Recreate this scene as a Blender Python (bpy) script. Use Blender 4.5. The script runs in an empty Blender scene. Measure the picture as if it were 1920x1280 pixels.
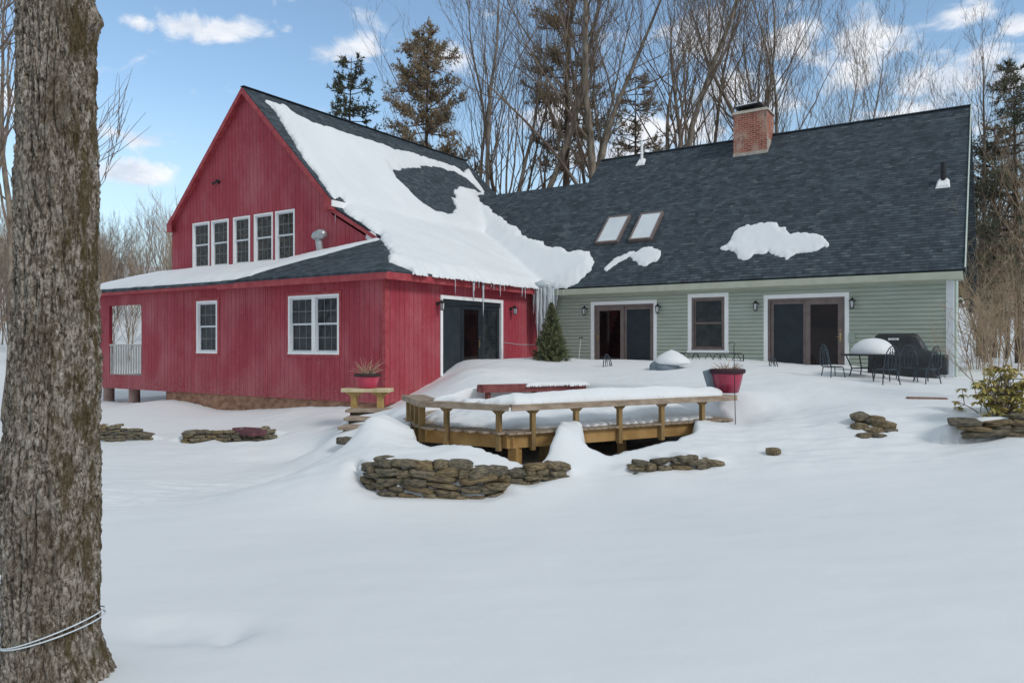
import bpy, math, random
import numpy as np
from mathutils import Vector, Matrix
SC=bpy.context.scene; COL=SC.collection
R=math.radians
rng=random.Random(7); NP=np.random.RandomState(5)
# ---------------- camera frame (world axes = house axes: X along the fronts, Y backwards, Z up; z=0 is eye level)
F=1432.5; CX=960; HY=647
UX,UY=.8333,-.5529; VX,VY=.5529,.8333
CU,CV=14.96,-16.05
HB=8.23      # green wall plane y
GB=2.0       # gable wall plane y
def W(X,D): return (CU+X*UX+D*UY, CV+X*VX+D*VY)           # metres right of / in front of the viewpoint -> world
def P(px,py,D):
    X=(px-CX)/F*D; a,b=W(X,D); return Vector((a,b,(HY-py)/F*D))
def PZ(px,py,z): return P(px,py,z*F/(HY-py))
def onv(px,y):
    k=(px-CX)/F; dv=y-CV; du=(k*VY*dv-VX*dv)/(UX-k*UY); return du+CU
def onu(px,x):
    k=(px-CX)/F; du=x-CU; dv=(k*UY*du-UX*du)/(VX-k*VY); return dv+CV
# ---------------- noise
_t=NP.rand(64,64,64).astype(np.float32)
def vnoise(x,y,z=0.0):
    x=np.asarray(x,dtype=np.float64)+1000.3;y=np.asarray(y,dtype=np.float64)+1000.7;z=np.asarray(z,dtype=np.float64)+1000.1
    x,y,z=np.broadcast_arrays(x,y,z)
    xi=np.floor(x).astype(int);yi=np.floor(y).astype(int);zi=np.floor(z).astype(int)
    fx=x-xi;fy=y-yi;fz=z-zi
    fx=fx*fx*(3-2*fx);fy=fy*fy*(3-2*fy);fz=fz*fz*(3-2*fz)
    def t(a,b,c): return _t[(xi+a)&63,(yi+b)&63,(zi+c)&63]
    def l(a,b,k): return a+(b-a)*k
    return l(l(l(t(0,0,0),t(1,0,0),fx),l(t(0,1,0),t(1,1,0),fx),fy),l(l(t(0,0,1),t(1,0,1),fx),l(t(0,1,1),t(1,1,1),fx),fy),fz)
def fbm(x,y,z=0.0,o=4):
    s=0;a=.5
    for i in range(o):
        s=s+a*(vnoise(x*2**i+7*i,y*2**i+3*i,np.asarray(z)*2**i)-.5)*2; a*=.5
    return s
def sstep(a,b,x):
    t=np.clip((x-a)/(b-a),0,1); return t*t*(3-2*t)
# ---------------- mesh helpers
class MB:
    def __init__(s): s.v=[];s.f=[];s.uv=[];s.mi=[]
    def add(s,vs,fs,uvs=None,mi=0):
        b=len(s.v); s.v.extend(vs)
        for k,f in enumerate(fs):
            s.f.append(tuple(b+i for i in f)); s.uv.append(uvs[k] if uvs else None); s.mi.append(mi)
    def box(s,x0,x1,y0,y1,z0,z1,mi=0):
        v=[(x,y,z) for z in(z0,z1) for y in(y0,y1) for x in(x0,x1)]
        if (x1-x0)*(y1-y0)*(z1-z0)<0: fl=True
        else: fl=False
        f=[(0,2,3,1),(4,5,7,6),(0,1,5,4),(2,6,7,3),(0,4,6,2),(1,3,7,5)]
        if fl: f=[q[::-1] for q in f]
        s.add(v,f,mi=mi)
    def obox(s,c,ax,ay,az,hx,hy,hz,mi=0):
        c=Vector(c);ax=Vector(ax).normalized()*hx;ay=Vector(ay).normalized()*hy;az=Vector(az).normalized()*hz
        v=[tuple(c+ax*i+ay*j+az*k) for k in(-1,1) for j in(-1,1) for i in(-1,1)]
        s.add(v,[(0,2,3,1),(4,5,7,6),(0,1,5,4),(2,6,7,3),(0,4,6,2),(1,3,7,5)],mi=mi)
    def bar(s,a,b,w,h,up=(0,0,1),mi=0):
        a=Vector(a);b=Vector(b);d=(b-a);L=d.length;d.normalize()
        side=d.cross(Vector(up))
        if side.length<1e-4: side=d.cross(Vector((1,0,0)))
        side.normalize();u=side.cross(d)
        s.obox((a+b)/2,d,side,u,L/2,w/2,h/2,mi)
    def prism(s,poly,z0,z1,mi=0):
        n=len(poly); a=sum(poly[i][0]*poly[(i+1)%n][1]-poly[(i+1)%n][0]*poly[i][1] for i in range(n))
        if a<0: poly=poly[::-1]
        v=[(p[0],p[1],z0) for p in poly]+[(p[0],p[1],z1) for p in poly]
        f=[tuple(range(n))[::-1],tuple(range(n,2*n))]+[(i,(i+1)%n,n+(i+1)%n,n+i) for i in range(n)]
        s.add(v,f,mi=mi)
    def slab(s,pts,th,mi=0,uax=None):
        pts=[Vector(p) for p in pts]; n=(pts[1]-pts[0]).cross(pts[2]-pts[0]).normalized()
        if n.z<0: pts=pts[::-1]; n=-n
        k=len(pts); v=[tuple(p) for p in pts]+[tuple(p-n*th) for p in pts]
        ua=Vector(uax).normalized() if uax else (pts[1]-pts[0]).normalized(); va=n.cross(ua)
        top=[(p.dot(ua),p.dot(va)) for p in pts]
        f=[tuple(range(k)),tuple(range(k,2*k))[::-1]]+[(i,k+i,k+(i+1)%k,(i+1)%k) for i in range(k)]
        uv=[top,top[::-1]]+[[top[i],top[i],top[(i+1)%k],top[(i+1)%k]] for i in range(k)]
        s.add(v,f,uv,mi)
    def tube(s,pts,rad,n=6,cap=True,mi=0):
        pts=[Vector(p) for p in pts]; m=len(pts)
        if not hasattr(rad,'__len__'): rad=[rad]*m
        d0=(pts[1]-pts[0]).normalized(); ref=Vector((0,0,1)) if abs(d0.z)<.9 else Vector((1,0,0))
        a=d0.cross(ref).normalized(); vs=[];fs=[]
        for i,p in enumerate(pts):
            d=(pts[min(i+1,m-1)]-pts[max(i-1,0)])
            if d.length<1e-9: d=d0.copy()
            d.normalize(); a=(a-d*a.dot(d))
            if a.length<1e-6: a=d.orthogonal()
            a.normalize(); b=d.cross(a)
            for k in range(n):
                t=2*math.pi*k/n; q=p+(a*math.cos(t)+b*math.sin(t))*rad[i]; vs.append((q.x,q.y,q.z))
        for i in range(m-1):
            for k in range(n):
                k2=(k+1)%n; fs.append((i*n+k,i*n+k2,(i+1)*n+k2,(i+1)*n+k))
        if cap: fs.append(tuple(range(n))[::-1]); fs.append(tuple((m-1)*n+k for k in range(n)))
        s.add(vs,fs,mi=mi)
    def lathe(s,prof,c=(0,0,0),n=24,mi=0):
        vs=[];fs=[];m=len(prof)
        for r,z in prof:
            for k in range(n):
                t=2*math.pi*k/n; vs.append((c[0]+r*math.cos(t),c[1]+r*math.sin(t),c[2]+z))
        for i in range(m-1):
            for k in range(n):
                k2=(k+1)%n; fs.append((i*n+k,i*n+k2,(i+1)*n+k2,(i+1)*n+k))
        fs.append(tuple(range(n))[::-1]); fs.append(tuple((m-1)*n+k for k in range(n)))
        s.add(vs,fs,mi=mi)
    def build(s,name,mat,parent=None,smooth=False,bevel=0,angle=None):
        me=bpy.data.meshes.new(name); me.from_pydata(s.v,[],s.f)
        mats=mat if isinstance(mat,(list,tuple)) else [mat]
        for m in mats: me.materials.append(m)
        if any(s.mi): me.polygons.foreach_set('material_index',s.mi)
        if any(u for u in s.uv):
            ul=me.uv_layers.new(name='UVMap'); fl=[]
            for f,u in zip(s.f,s.uv):
                for i in range(len(f)): fl.extend(u[i] if u else (0.,0.))
            ul.data.foreach_set('uv',fl)
        if smooth: me.polygons.foreach_set('use_smooth',[True]*len(s.f))
        me.update()
        return link(name,me,parent,bevel)
def link(name,me,parent=None,bevel=0):
    o=bpy.data.objects.new(name,me); COL.objects.link(o)
    if parent is not None: o.parent=parent; o.location=-base(parent)
    if bevel:
        m=o.modifiers.new('b','BEVEL'); m.width=bevel; m.segments=2; m.limit_method='ANGLE'
    return o
BASE={}
def base(o):
    v=Vector(BASE.get(o.name,(0,0,0)))
    return v
def thing(name,label,cat,loc=(0,0,0),group=None,rz=0):
    o=bpy.data.objects.new(name,None); COL.objects.link(o); o.location=loc; o.rotation_euler=(0,0,rz)
    o['label']=label;o['category']=cat
    if group:o['group']=group
    return o
def tag(o,label,cat,group=None,kind=None):
    if kind: o['kind']=kind
    o['label']=label;o['category']=cat
    if group:o['group']=group
    return o
def gthing(name,label,cat,loc,group=None):   # parts given in world coordinates
    o=thing(name,label,cat,loc,group); BASE[o.name]=tuple(loc); return o
def dup(root,loc,rz=0,sc=1,label=None,group=None,tilt=0):
    r=root.copy(); COL.objects.link(r); r.location=loc; r.rotation_euler=(tilt,0,rz); r.scale=(sc,)*3
    if label:r['label']=label
    if group:r['group']=group
    for ch in root.children:
        c=ch.copy();COL.objects.link(c);c.parent=r
        for g in ch.children:
            d=g.copy();COL.objects.link(d);d.parent=c
    return r
# ---------------- materials
def newmat(name,col=(.5,.5,.5),rough=.7,spec=.3,metal=0):
    m=bpy.data.materials.new(name); m.use_nodes=True; nt=m.node_tree; b=nt.nodes['Principled BSDF']
    b.inputs['Base Color'].default_value=(*col,1); b.inputs['Roughness'].default_value=rough
    b.inputs['Specular IOR Level'].default_value=spec; b.inputs['Metallic'].default_value=metal
    return m,nt,b
class N:
    def __init__(s,nt): s.nt=nt
    def n(s,t,**k):
        x=s.nt.nodes.new(t)
        for a,v in k.items(): setattr(x,a,v)
        return x
    def l(s,a,b): s.nt.links.new(a,b)
    def m(s,op,a,b=None,c=None,clamp=False):
        x=s.n('ShaderNodeMath',operation=op,use_clamp=clamp)
        for i,v in enumerate((a,b,c)):
            if v is None: continue
            if isinstance(v,(int,float)): x.inputs[i].default_value=v
            else: s.l(v,x.inputs[i])
        return x.outputs[0]
    def noise(s,vec,scale,detail=4,rough=.55,dist=0):
        x=s.n('ShaderNodeTexNoise'); x.inputs['Scale'].default_value=scale;x.inputs['Detail'].default_value=detail
        x.inputs['Roughness'].default_value=rough; x.inputs['Distortion'].default_value=dist
        if vec is not None: s.l(vec,x.inputs['Vector'])
        return x.outputs[0]
    def map(s,vec,sc=(1,1,1),loc=(0,0,0)):
        x=s.n('ShaderNodeMapping'); x.inputs['Scale'].default_value=sc;x.inputs['Location'].default_value=loc; s.l(vec,x.inputs['Vector']); return x.outputs[0]
    def ramp(s,fac,stops):
        x=s.n('ShaderNodeValToRGB'); e=x.color_ramp.elements
        while len(e)<len(stops): e.new(.5)
        for i,(p,c) in enumerate(stops): e[i].position=p; e[i].color=(*c,1) if len(c)==3 else c
        s.l(fac,x.inputs[0]); return x.outputs[0]
    def mix(s,f,a,b,bt='MIX'):
        x=s.n('ShaderNodeMix',data_type='RGBA',blend_type=bt)
        for i,v in ((0,f),(6,a),(7,b)):
            if isinstance(v,(int,float)): x.inputs[i].default_value=v
            elif isinstance(v,tuple): x.inputs[i].default_value=(*v,1)
            else: s.l(v,x.inputs[i])
        return x.outputs[2]
    def bump(s,h,st,dist,b):
        x=s.n('ShaderNodeBump'); x.inputs['Strength'].default_value=st;x.inputs['Distance'].default_value=dist
        s.l(h,x.inputs['Height']); s.l(x.outputs[0],b.inputs['Normal']); return x
    def obj(s): return s.n('ShaderNodeTexCoord').outputs['Object']
    def uv(s): return s.n('ShaderNodeTexCoord').outputs['UV']
def simple(name,c1,c2,scale=6,sc=(1,1,1),rough=.7,spec=.3,bump=.3,dist=.01,metal=0,lo=.35,hi=.65):
    m,nt,b=newmat(name,c1,rough,spec,metal); n=N(nt); v=n.map(n.obj(),sc)
    f=n.noise(v,scale,5); n.l(n.ramp(f,[(lo,c1),(hi,c2)]),b.inputs['Base Color'])
    if bump: n.bump(n.noise(v,scale*4,4),bump,dist,b)
    return m
M={}
def siding():
    m,nt,b=newmat('red_siding',rough=.62,spec=.25); n=N(nt); uv=n.uv(); sx=n.n('ShaderNodeSeparateXYZ'); n.l(uv,sx.inputs[0])
    U,V=sx.outputs[0],sx.outputs[1]
    k=n.m('DIVIDE',U,.203); fr=n.m('FRACT',k); fl=n.m('FLOOR',k)
    g=n.m('ABSOLUTE',n.m('SUBTRACT',fr,.5)); gr=n.n('ShaderNodeMapRange'); gr.inputs[1].default_value=.462;gr.inputs[2].default_value=.49; n.l(g,gr.inputs[0]); groove=gr.outputs[0]
    wn=n.n('ShaderNodeTexWhiteNoise',noise_dimensions='1D'); n.l(fl,wn.inputs['W'])
    grain=n.noise(n.map(uv,(22,1.1,1)),1.6,7,.65)
    big=n.noise(n.map(uv,(1,.55,1),(3,1,0)),.8,4)
    base=n.ramp(grain,[(.25,(.30,.034,.055)),(.5,(.38,.052,.075)),(.8,(.46,.085,.105))])
    base=n.mix(n.m('MULTIPLY',wn.outputs[0],.32),base,(.27,.032,.05))
    base=n.mix(n.m('MULTIPLY',n.ramp(big,[(.44,(0,0,0)),(.68,(1,1,1))]),.55),base,(.50,.17,.19))
    chips=n.ramp(n.noise(n.map(uv,(9,2.4,1),(1,7,0)),3.2,3,.5),[(.69,(0,0,0)),(.72,(1,1,1))])
    base=n.mix(n.m('MULTIPLY',chips,.5),base,(.66,.42,.40))
    streak=n.ramp(n.noise(n.map(uv,(6,.25,1),(9,3,0)),1.4,4,.6),[(.56,(0,0,0)),(.78,(1,1,1))])
    base=n.mix(n.m('MULTIPLY',streak,.5),base,(.19,.028,.045))
    low=n.n('ShaderNodeMapRange'); low.inputs[1].default_value=-.9;low.inputs[2].default_value=-1.75; n.l(V,low.inputs[0])
    sp=n.m('MULTIPLY',low.outputs[0],n.ramp(n.noise(n.map(uv,(3,5,1)),2,5,.7),[(.42,(0,0,0)),(.62,(1,1,1))]))
    base=n.mix(n.m('MULTIPLY',sp,.5),base,(.36,.20,.17))
    base=n.mix(groove,base,(.15,.02,.028))
    n.l(base,b.inputs['Base Color'])
    h=n.m('SUBTRACT',n.m('MULTIPLY',grain,.25),groove); n.bump(h,.9,.012,b)
    return m
M['red']=siding()
M['redtrim']=simple('red_trim',(.33,.042,.055),(.43,.085,.095),4,(1,1,1),rough=.6,bump=.2)
M['redbrown']=simple('painted_red_plank',(.17,.045,.045),(.26,.085,.08),5,(1,1,1))
def clap():
    m,nt,b=newmat('green_clapboard',rough=.6,spec=.25); n=N(nt); o=n.obj()
    f=n.noise(n.map(o,(1.2,1.2,14)),1.3,5,.6); c=n.ramp(f,[(.25,(.34,.385,.325)),(.55,(.40,.445,.38)),(.8,(.46,.505,.44))])
    d=n.ramp(n.noise(n.map(o,(1,1,2.2),(4,1,1)),.9,4),[(.5,(0,0,0)),(.75,(1,1,1))])
    c=n.mix(n.m('MULTIPLY',d,.45),c,(.44,.535,.50)); n.l(c,b.inputs['Base Color']); n.bump(f,.2,.004,b); return m
M['green']=clap()
M['greentrim']=simple('green_trim',(.43,.455,.365),(.49,.515,.425),3,rough=.5,bump=.1)
M['palegreen']=simple('pale_green_trim',(.50,.58,.53),(.62,.68,.64),3,rough=.5,bump=.1)
M['white']=simple('white_paint',(.84,.85,.87),(.90,.91,.92),3,rough=.45,bump=.05)
M['whitetrim']=simple('white_pvc',(.62,.66,.70),(.70,.73,.76),3,rough=.35,bump=.02)
M['taupe']=simple('taupe_frame',(.16,.125,.12),(.21,.165,.155),4,rough=.4,bump=.05)
M['navy']=simple('dark_frame',(.016,.022,.028),(.024,.032,.04),4,rough=.35,bump=.03)
def glass(name,c1,c2,sc=1.2):
    m,nt,b=newmat(name,c1,.04,.32); n=N(nt); o=n.obj(); n.l(n.ramp(n.noise(n.map(o,(1,1,1)),sc,4,.6,.6),[(.4,c1),(.65,c2)]),b.inputs['Base Color'])
    n.bump(n.noise(o,.9,2),.05,.02,b); return m
M['glass']=glass('window_glass',(.012,.016,.021),(.042,.047,.052),2.6)  # paler mottling paints faint reflections into the pane colour
M['glassup']=glass('upper_window_glass',(.020,.022,.024),(.095,.088,.078),9)  # brown mottling stands in for tree reflections, painted into the pane colour
M['glassin']=glass('door_glass_room',(.006,.004,.005),(.018,.008,.008),1.5)
M['screen']=simple('insect_screen',(.018,.026,.035),(.026,.036,.046),3,rough=.55,bump=0)
def shingle():
    m,nt,b=newmat('asphalt_shingle',rough=.9,spec=.15); n=N(nt); uv=n.uv()
    wob=n.n('ShaderNodeVectorMath',operation='ADD'); n.l(uv,wob.inputs[0])
    nz=n.n('ShaderNodeTexNoise'); nz.inputs['Scale'].default_value=1.6; n.l(uv,nz.inputs['Vector']); sc=n.n('ShaderNodeVectorMath',operation='SCALE'); n.l(nz.outputs['Color'],sc.inputs[0]); sc.inputs['Scale'].default_value=.035; n.l(sc.outputs[0],wob.inputs[1])
    v=wob.outputs[0]
    def br(w,off,sm):
        x=n.n('ShaderNodeTexBrick'); x.offset=off; x.offset_frequency=2; n.l(v,x.inputs['Vector'])
        x.inputs['Scale'].default_value=1;x.inputs['Brick Width'].default_value=w;x.inputs['Row Height'].default_value=.132;x.inputs['Mortar Size'].default_value=sm;x.inputs['Mortar Smooth'].default_value=.3
        x.inputs['Color1'].default_value=(0,0,0,1);x.inputs['Color2'].default_value=(1,1,1,1);x.inputs['Mortar'].default_value=(.5,.5,.5,1); return x
    b1=br(.24,.37,.004); b2=br(.15,.61,.0)
    t=n.m('ADD',n.m('MULTIPLY',b1.outputs[0],.6),n.m('MULTIPLY',b2.outputs[0],.4))
    c=n.ramp(t,[(.0,(.026,.033,.041)),(.3,(.044,.058,.073)),(.6,(.066,.086,.105)),(.85,(.093,.118,.138)),(1,(.13,.155,.17))])
    c=n.mix(n.m('MULTIPLY',n.noise(v,.5,3),.35),c,(.05,.064,.08))
    c=n.mix(n.m('MULTIPLY',n.noise(v,60,2),.25),c,(.09,.10,.12))
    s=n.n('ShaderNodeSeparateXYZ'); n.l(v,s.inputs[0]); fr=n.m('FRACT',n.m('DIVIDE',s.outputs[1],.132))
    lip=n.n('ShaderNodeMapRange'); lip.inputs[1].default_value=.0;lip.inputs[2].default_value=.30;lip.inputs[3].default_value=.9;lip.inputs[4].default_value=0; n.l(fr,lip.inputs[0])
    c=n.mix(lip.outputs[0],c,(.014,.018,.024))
    n.l(c,b.inputs['Base Color'])
    h=n.m('ADD',n.m('MULTIPLY',n.m('SUBTRACT',1,fr),.8),n.m('MULTIPLY',t,.5)); n.bump(h,.8,.02,b); return m
M['shingle']=shingle()
def snowmat(name='snow',c1=(.70,.735,.79),c2=(.76,.79,.835),bs=.35):
    m,nt,b=newmat(name,c1,.65,.25); n=N(nt); o=n.obj()
    n.l(n.ramp(n.noise(o,.35,4),[(.3,c1),(.7,c2)]),b.inputs['Base Color'])
    h=n.m('ADD',n.noise(o,1.4,5,.55),n.m('MULTIPLY',n.noise(n.map(o,(1,1,1)),45,4,.65),.09)); n.bump(h,bs,.05,b)
    b.inputs['Subsurface Weight'].default_value=0
    return m
M['snow']=snowmat('snow',(.74,.76,.79),(.79,.805,.83))
M['roofsnow']=snowmat('roof_snow',(.74,.765,.80),(.80,.82,.85),.3)
def ice():
    m,nt,b=newmat('ice',(.62,.68,.72),.22,.6); n=N(nt); o=n.obj()
    n.l(n.ramp(n.noise(n.map(o,(7,7,.8)),1.6,4),[(.3,(.50,.57,.62)),(.7,(.78,.82,.86))]),b.inputs['Base Color'])
    b.inputs['Transmission Weight'].default_value=.25; n.bump(n.noise(n.map(o,(9,9,1)),3,3),.4,.02,b); return m
M['ice']=ice()
def bark():
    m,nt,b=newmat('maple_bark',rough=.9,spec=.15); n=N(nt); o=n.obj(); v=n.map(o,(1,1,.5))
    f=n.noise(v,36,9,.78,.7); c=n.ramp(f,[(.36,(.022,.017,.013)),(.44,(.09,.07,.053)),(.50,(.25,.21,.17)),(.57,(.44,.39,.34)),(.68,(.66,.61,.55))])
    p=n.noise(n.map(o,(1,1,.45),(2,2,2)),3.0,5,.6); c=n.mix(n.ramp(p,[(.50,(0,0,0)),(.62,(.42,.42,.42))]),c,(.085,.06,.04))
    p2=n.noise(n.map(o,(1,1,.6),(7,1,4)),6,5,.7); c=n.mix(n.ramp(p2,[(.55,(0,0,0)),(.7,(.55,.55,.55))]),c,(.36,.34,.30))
    s=n.n('ShaderNodeSeparateXYZ'); n.l(o,s.inputs[0])
    d=n.m('ADD',n.m('MULTIPLY',s.outputs[0],UX),n.m('MULTIPLY',s.outputs[1],VX))   # east side, where moss grows
    e=n.n('ShaderNodeMapRange'); e.inputs[1].default_value=.05;e.inputs[2].default_value=.22; n.l(d,e.inputs[0])
    mo=n.m('MULTIPLY',e.outputs[0],n.ramp(n.noise(n.map(o,(1,1,.35),(5,5,1)),9,6,.7),[(.47,(0,0,0)),(.56,(1,1,1))]))
    c=n.mix(n.m('MULTIPLY',mo,.8),c,(.075,.052,.018))
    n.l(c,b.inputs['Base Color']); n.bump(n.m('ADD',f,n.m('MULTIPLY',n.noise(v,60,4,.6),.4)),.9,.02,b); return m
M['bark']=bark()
M['treebark']=simple('grey_tree_bark',(.11,.088,.07),(.31,.26,.21),5,(1,1,.3),rough=.9,spec=.1)
M['twig']=simple('twig_bark',(.12,.09,.072),(.26,.205,.165),2,rough=.9,spec=.1,bump=0)
M['twigtan']=simple('tan_twig',(.30,.22,.15),(.42,.32,.23),2,rough=.9,spec=.1,bump=0)
M['pinebark']=simple('pine_bark',(.085,.06,.045),(.15,.115,.09),6,(1,1,.4),rough=.95,spec=.1)
M['needle']=simple('pine_needles',(.20,.16,.105),(.42,.32,.215),.9,rough=.8,spec=.15,bump=0)
M['needledark']=simple('dark_pine_needles',(.065,.078,.055),(.15,.15,.10),1.2,rough=.8,spec=.15,bump=0)
M['fir']=simple('fir_needles',(.035,.06,.035),(.20,.20,.10),5,rough=.7,spec=.2,bump=0)
M['rhodo']=simple('rhododendron_leaf',(.26,.27,.07),(.58,.43,.15),8,rough=.5,spec=.4,bump=0)
M['wood']=simple('treated_lumber',(.28,.155,.05),(.43,.26,.10),3,(1,1,1),rough=.75,bump=.4)
M['woodold']=simple('weathered_plank',(.24,.18,.13),(.40,.32,.25),4,(1,1,3),rough=.85,bump=.5)
M['woodpost']=simple('weathered_post',(.20,.13,.055),(.32,.21,.095),4,(1,1,.5),rough=.85,bump=.5)
M['benchtop']=simple('stone_bench_top',(.52,.42,.25),(.66,.56,.38),6,rough=.8)
M['benchleg']=simple('yellow_bench_leg',(.38,.24,.08),(.52,.36,.15),6,rough=.8)
def stone():
    m,nt,b=newmat('field_stone',rough=.85,spec=.2); n=N(nt); o=n.obj(); oi=n.n('ShaderNodeObjectInfo')
    a=n.n('ShaderNodeVectorMath',operation='ADD'); n.l(o,a.inputs[0]); sc=n.n('ShaderNodeVectorMath',operation='SCALE'); sc.inputs['Scale'].default_value=20; n.l(oi.outputs['Location'],sc.inputs[0]); n.l(sc.outputs[0],a.inputs[1])
    f=n.noise(a.outputs[0],2.2,6,.7)
    c=n.ramp(f,[(.3,(.055,.052,.047)),(.46,(.17,.15,.12)),(.58,(.31,.26,.18)),(.72,(.46,.43,.37))])
    t=n.ramp(oi.outputs['Random'],[(0,(.6,.62,.66)),(.35,(1.05,1.02,.96)),(.6,(1.15,.95,.68)),(.8,(1.2,1.18,1.12)),(1,(.75,.75,.75))])
    c=n.mix(.85,c,t,'MULTIPLY'); li=n.ramp(n.noise(a.outputs[0],7,4,.7),[(.58,(0,0,0)),(.66,(1,1,1))])
    c=n.mix(n.m('MULTIPLY',li,.5),c,(.42,.40,.22)); n.l(c,b.inputs['Base Color']); n.bump(f,.8,.12,b); return m
M['stone']=stone()
def brick():
    m,nt,b=newmat('chimney_brick',rough=.85,spec=.15); n=N(nt); uv=n.uv(); x=n.n('ShaderNodeTexBrick'); n.l(uv,x.inputs['Vector']); x.inputs['Scale'].default_value=1
    x.inputs['Brick Width'].default_value=.215;x.inputs['Row Height'].default_value=.078;x.inputs['Mortar Size'].default_value=.008
    x.inputs['Color1'].default_value=(.30,.075,.05,1);x.inputs['Color2'].default_value=(.42,.14,.09,1);x.inputs['Mortar'].default_value=(.42,.36,.31,1)
    f=n.ramp(n.noise(uv,1.6,5,.65),[(.48,(0,0,0)),(.62,(1,1,1))]); c=n.mix(n.m('MULTIPLY',f,.55),x.outputs[0],(.52,.42,.34))
    g=n.ramp(n.noise(n.map(uv,(3,1,1),(8,1,0)),2,3),[(.55,(0,0,0)),(.7,(.6,.6,.6))]); c=n.mix(g,c,(.12,.06,.05))
    n.l(c,b.inputs['Base Color']); n.bump(x.outputs[1],-.7,.012,b); return m
M['brick']=brick()
M['mortar']=simple('chimney_crown_mortar',(.38,.34,.29),(.52,.48,.42),5,rough=.9)
M['found']=simple('stained_concrete',(.22,.11,.075),(.42,.24,.16),3.5,(1,1,1.6),rough=.9,bump=.3)
M['pier']=simple('concrete_pier',(.30,.19,.17),(.40,.29,.26),4,rough=.9)
M['cap']=simple('ridge_shingle',(.05,.066,.085),(.09,.115,.135),9,rough=.9)
M['metal']=simple('galvanised_metal',(.38,.40,.41),(.52,.54,.55),8,rough=.35,metal=.6,bump=.1)
M['black']=simple('black_iron',(.014,.015,.017),(.03,.031,.033),12,rough=.5,bump=.2)
M['blueiron']=simple('blue_grey_iron',(.03,.045,.06),(.055,.075,.095),12,rough=.5,bump=.2)
M['cover']=simple('black_vinyl_cover',(.012,.014,.017),(.028,.032,.037),2.5,rough=.42,spec=.5,bump=.5,dist=.06)
M['tarp']=simple('grey_tarp',(.14,.18,.22),(.22,.27,.31),3,rough=.6,bump=.4,dist=.04)
M['pot']=simple('crimson_glazed_pot',(.20,.015,.045),(.42,.04,.09),2.2,rough=.25,spec=.5,bump=0)
M['pink']=simple('pink_plastic_pot',(.50,.05,.10),(.60,.09,.15),3,rough=.4,bump=0)
M['dead']=simple('dead_stems',(.34,.23,.15),(.50,.36,.26),3,rough=.9,bump=0)
M['soil']=simple('dark_soil',(.02,.014,.011),(.06,.04,.03),14,rough=.95,bump=.8,dist=.03)
M['brass']=simple('brass',(.45,.30,.12),(.55,.40,.2),4,rough=.35,metal=.8,bump=0)
M['lampglass']=newmat('lamp_glass',(.55,.58,.6),.1,.5)[0]
M['rope']=simple('white_sap_line',(.55,.60,.66),(.68,.72,.76),9,rough=.5,bump=.1)
M['skyglass']=simple('skylight_glass',(.60,.65,.70),(.68,.72,.76),1.5,rough=.12,spec=.6,bump=0)
M['soffit']=simple('grey_soffit',(.10,.11,.10),(.15,.16,.15),3)
M['dirt']=simple('bare_earth',(.035,.03,.02),(.10,.075,.045),5,rough=.95,bump=.8,dist=.04)

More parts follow.
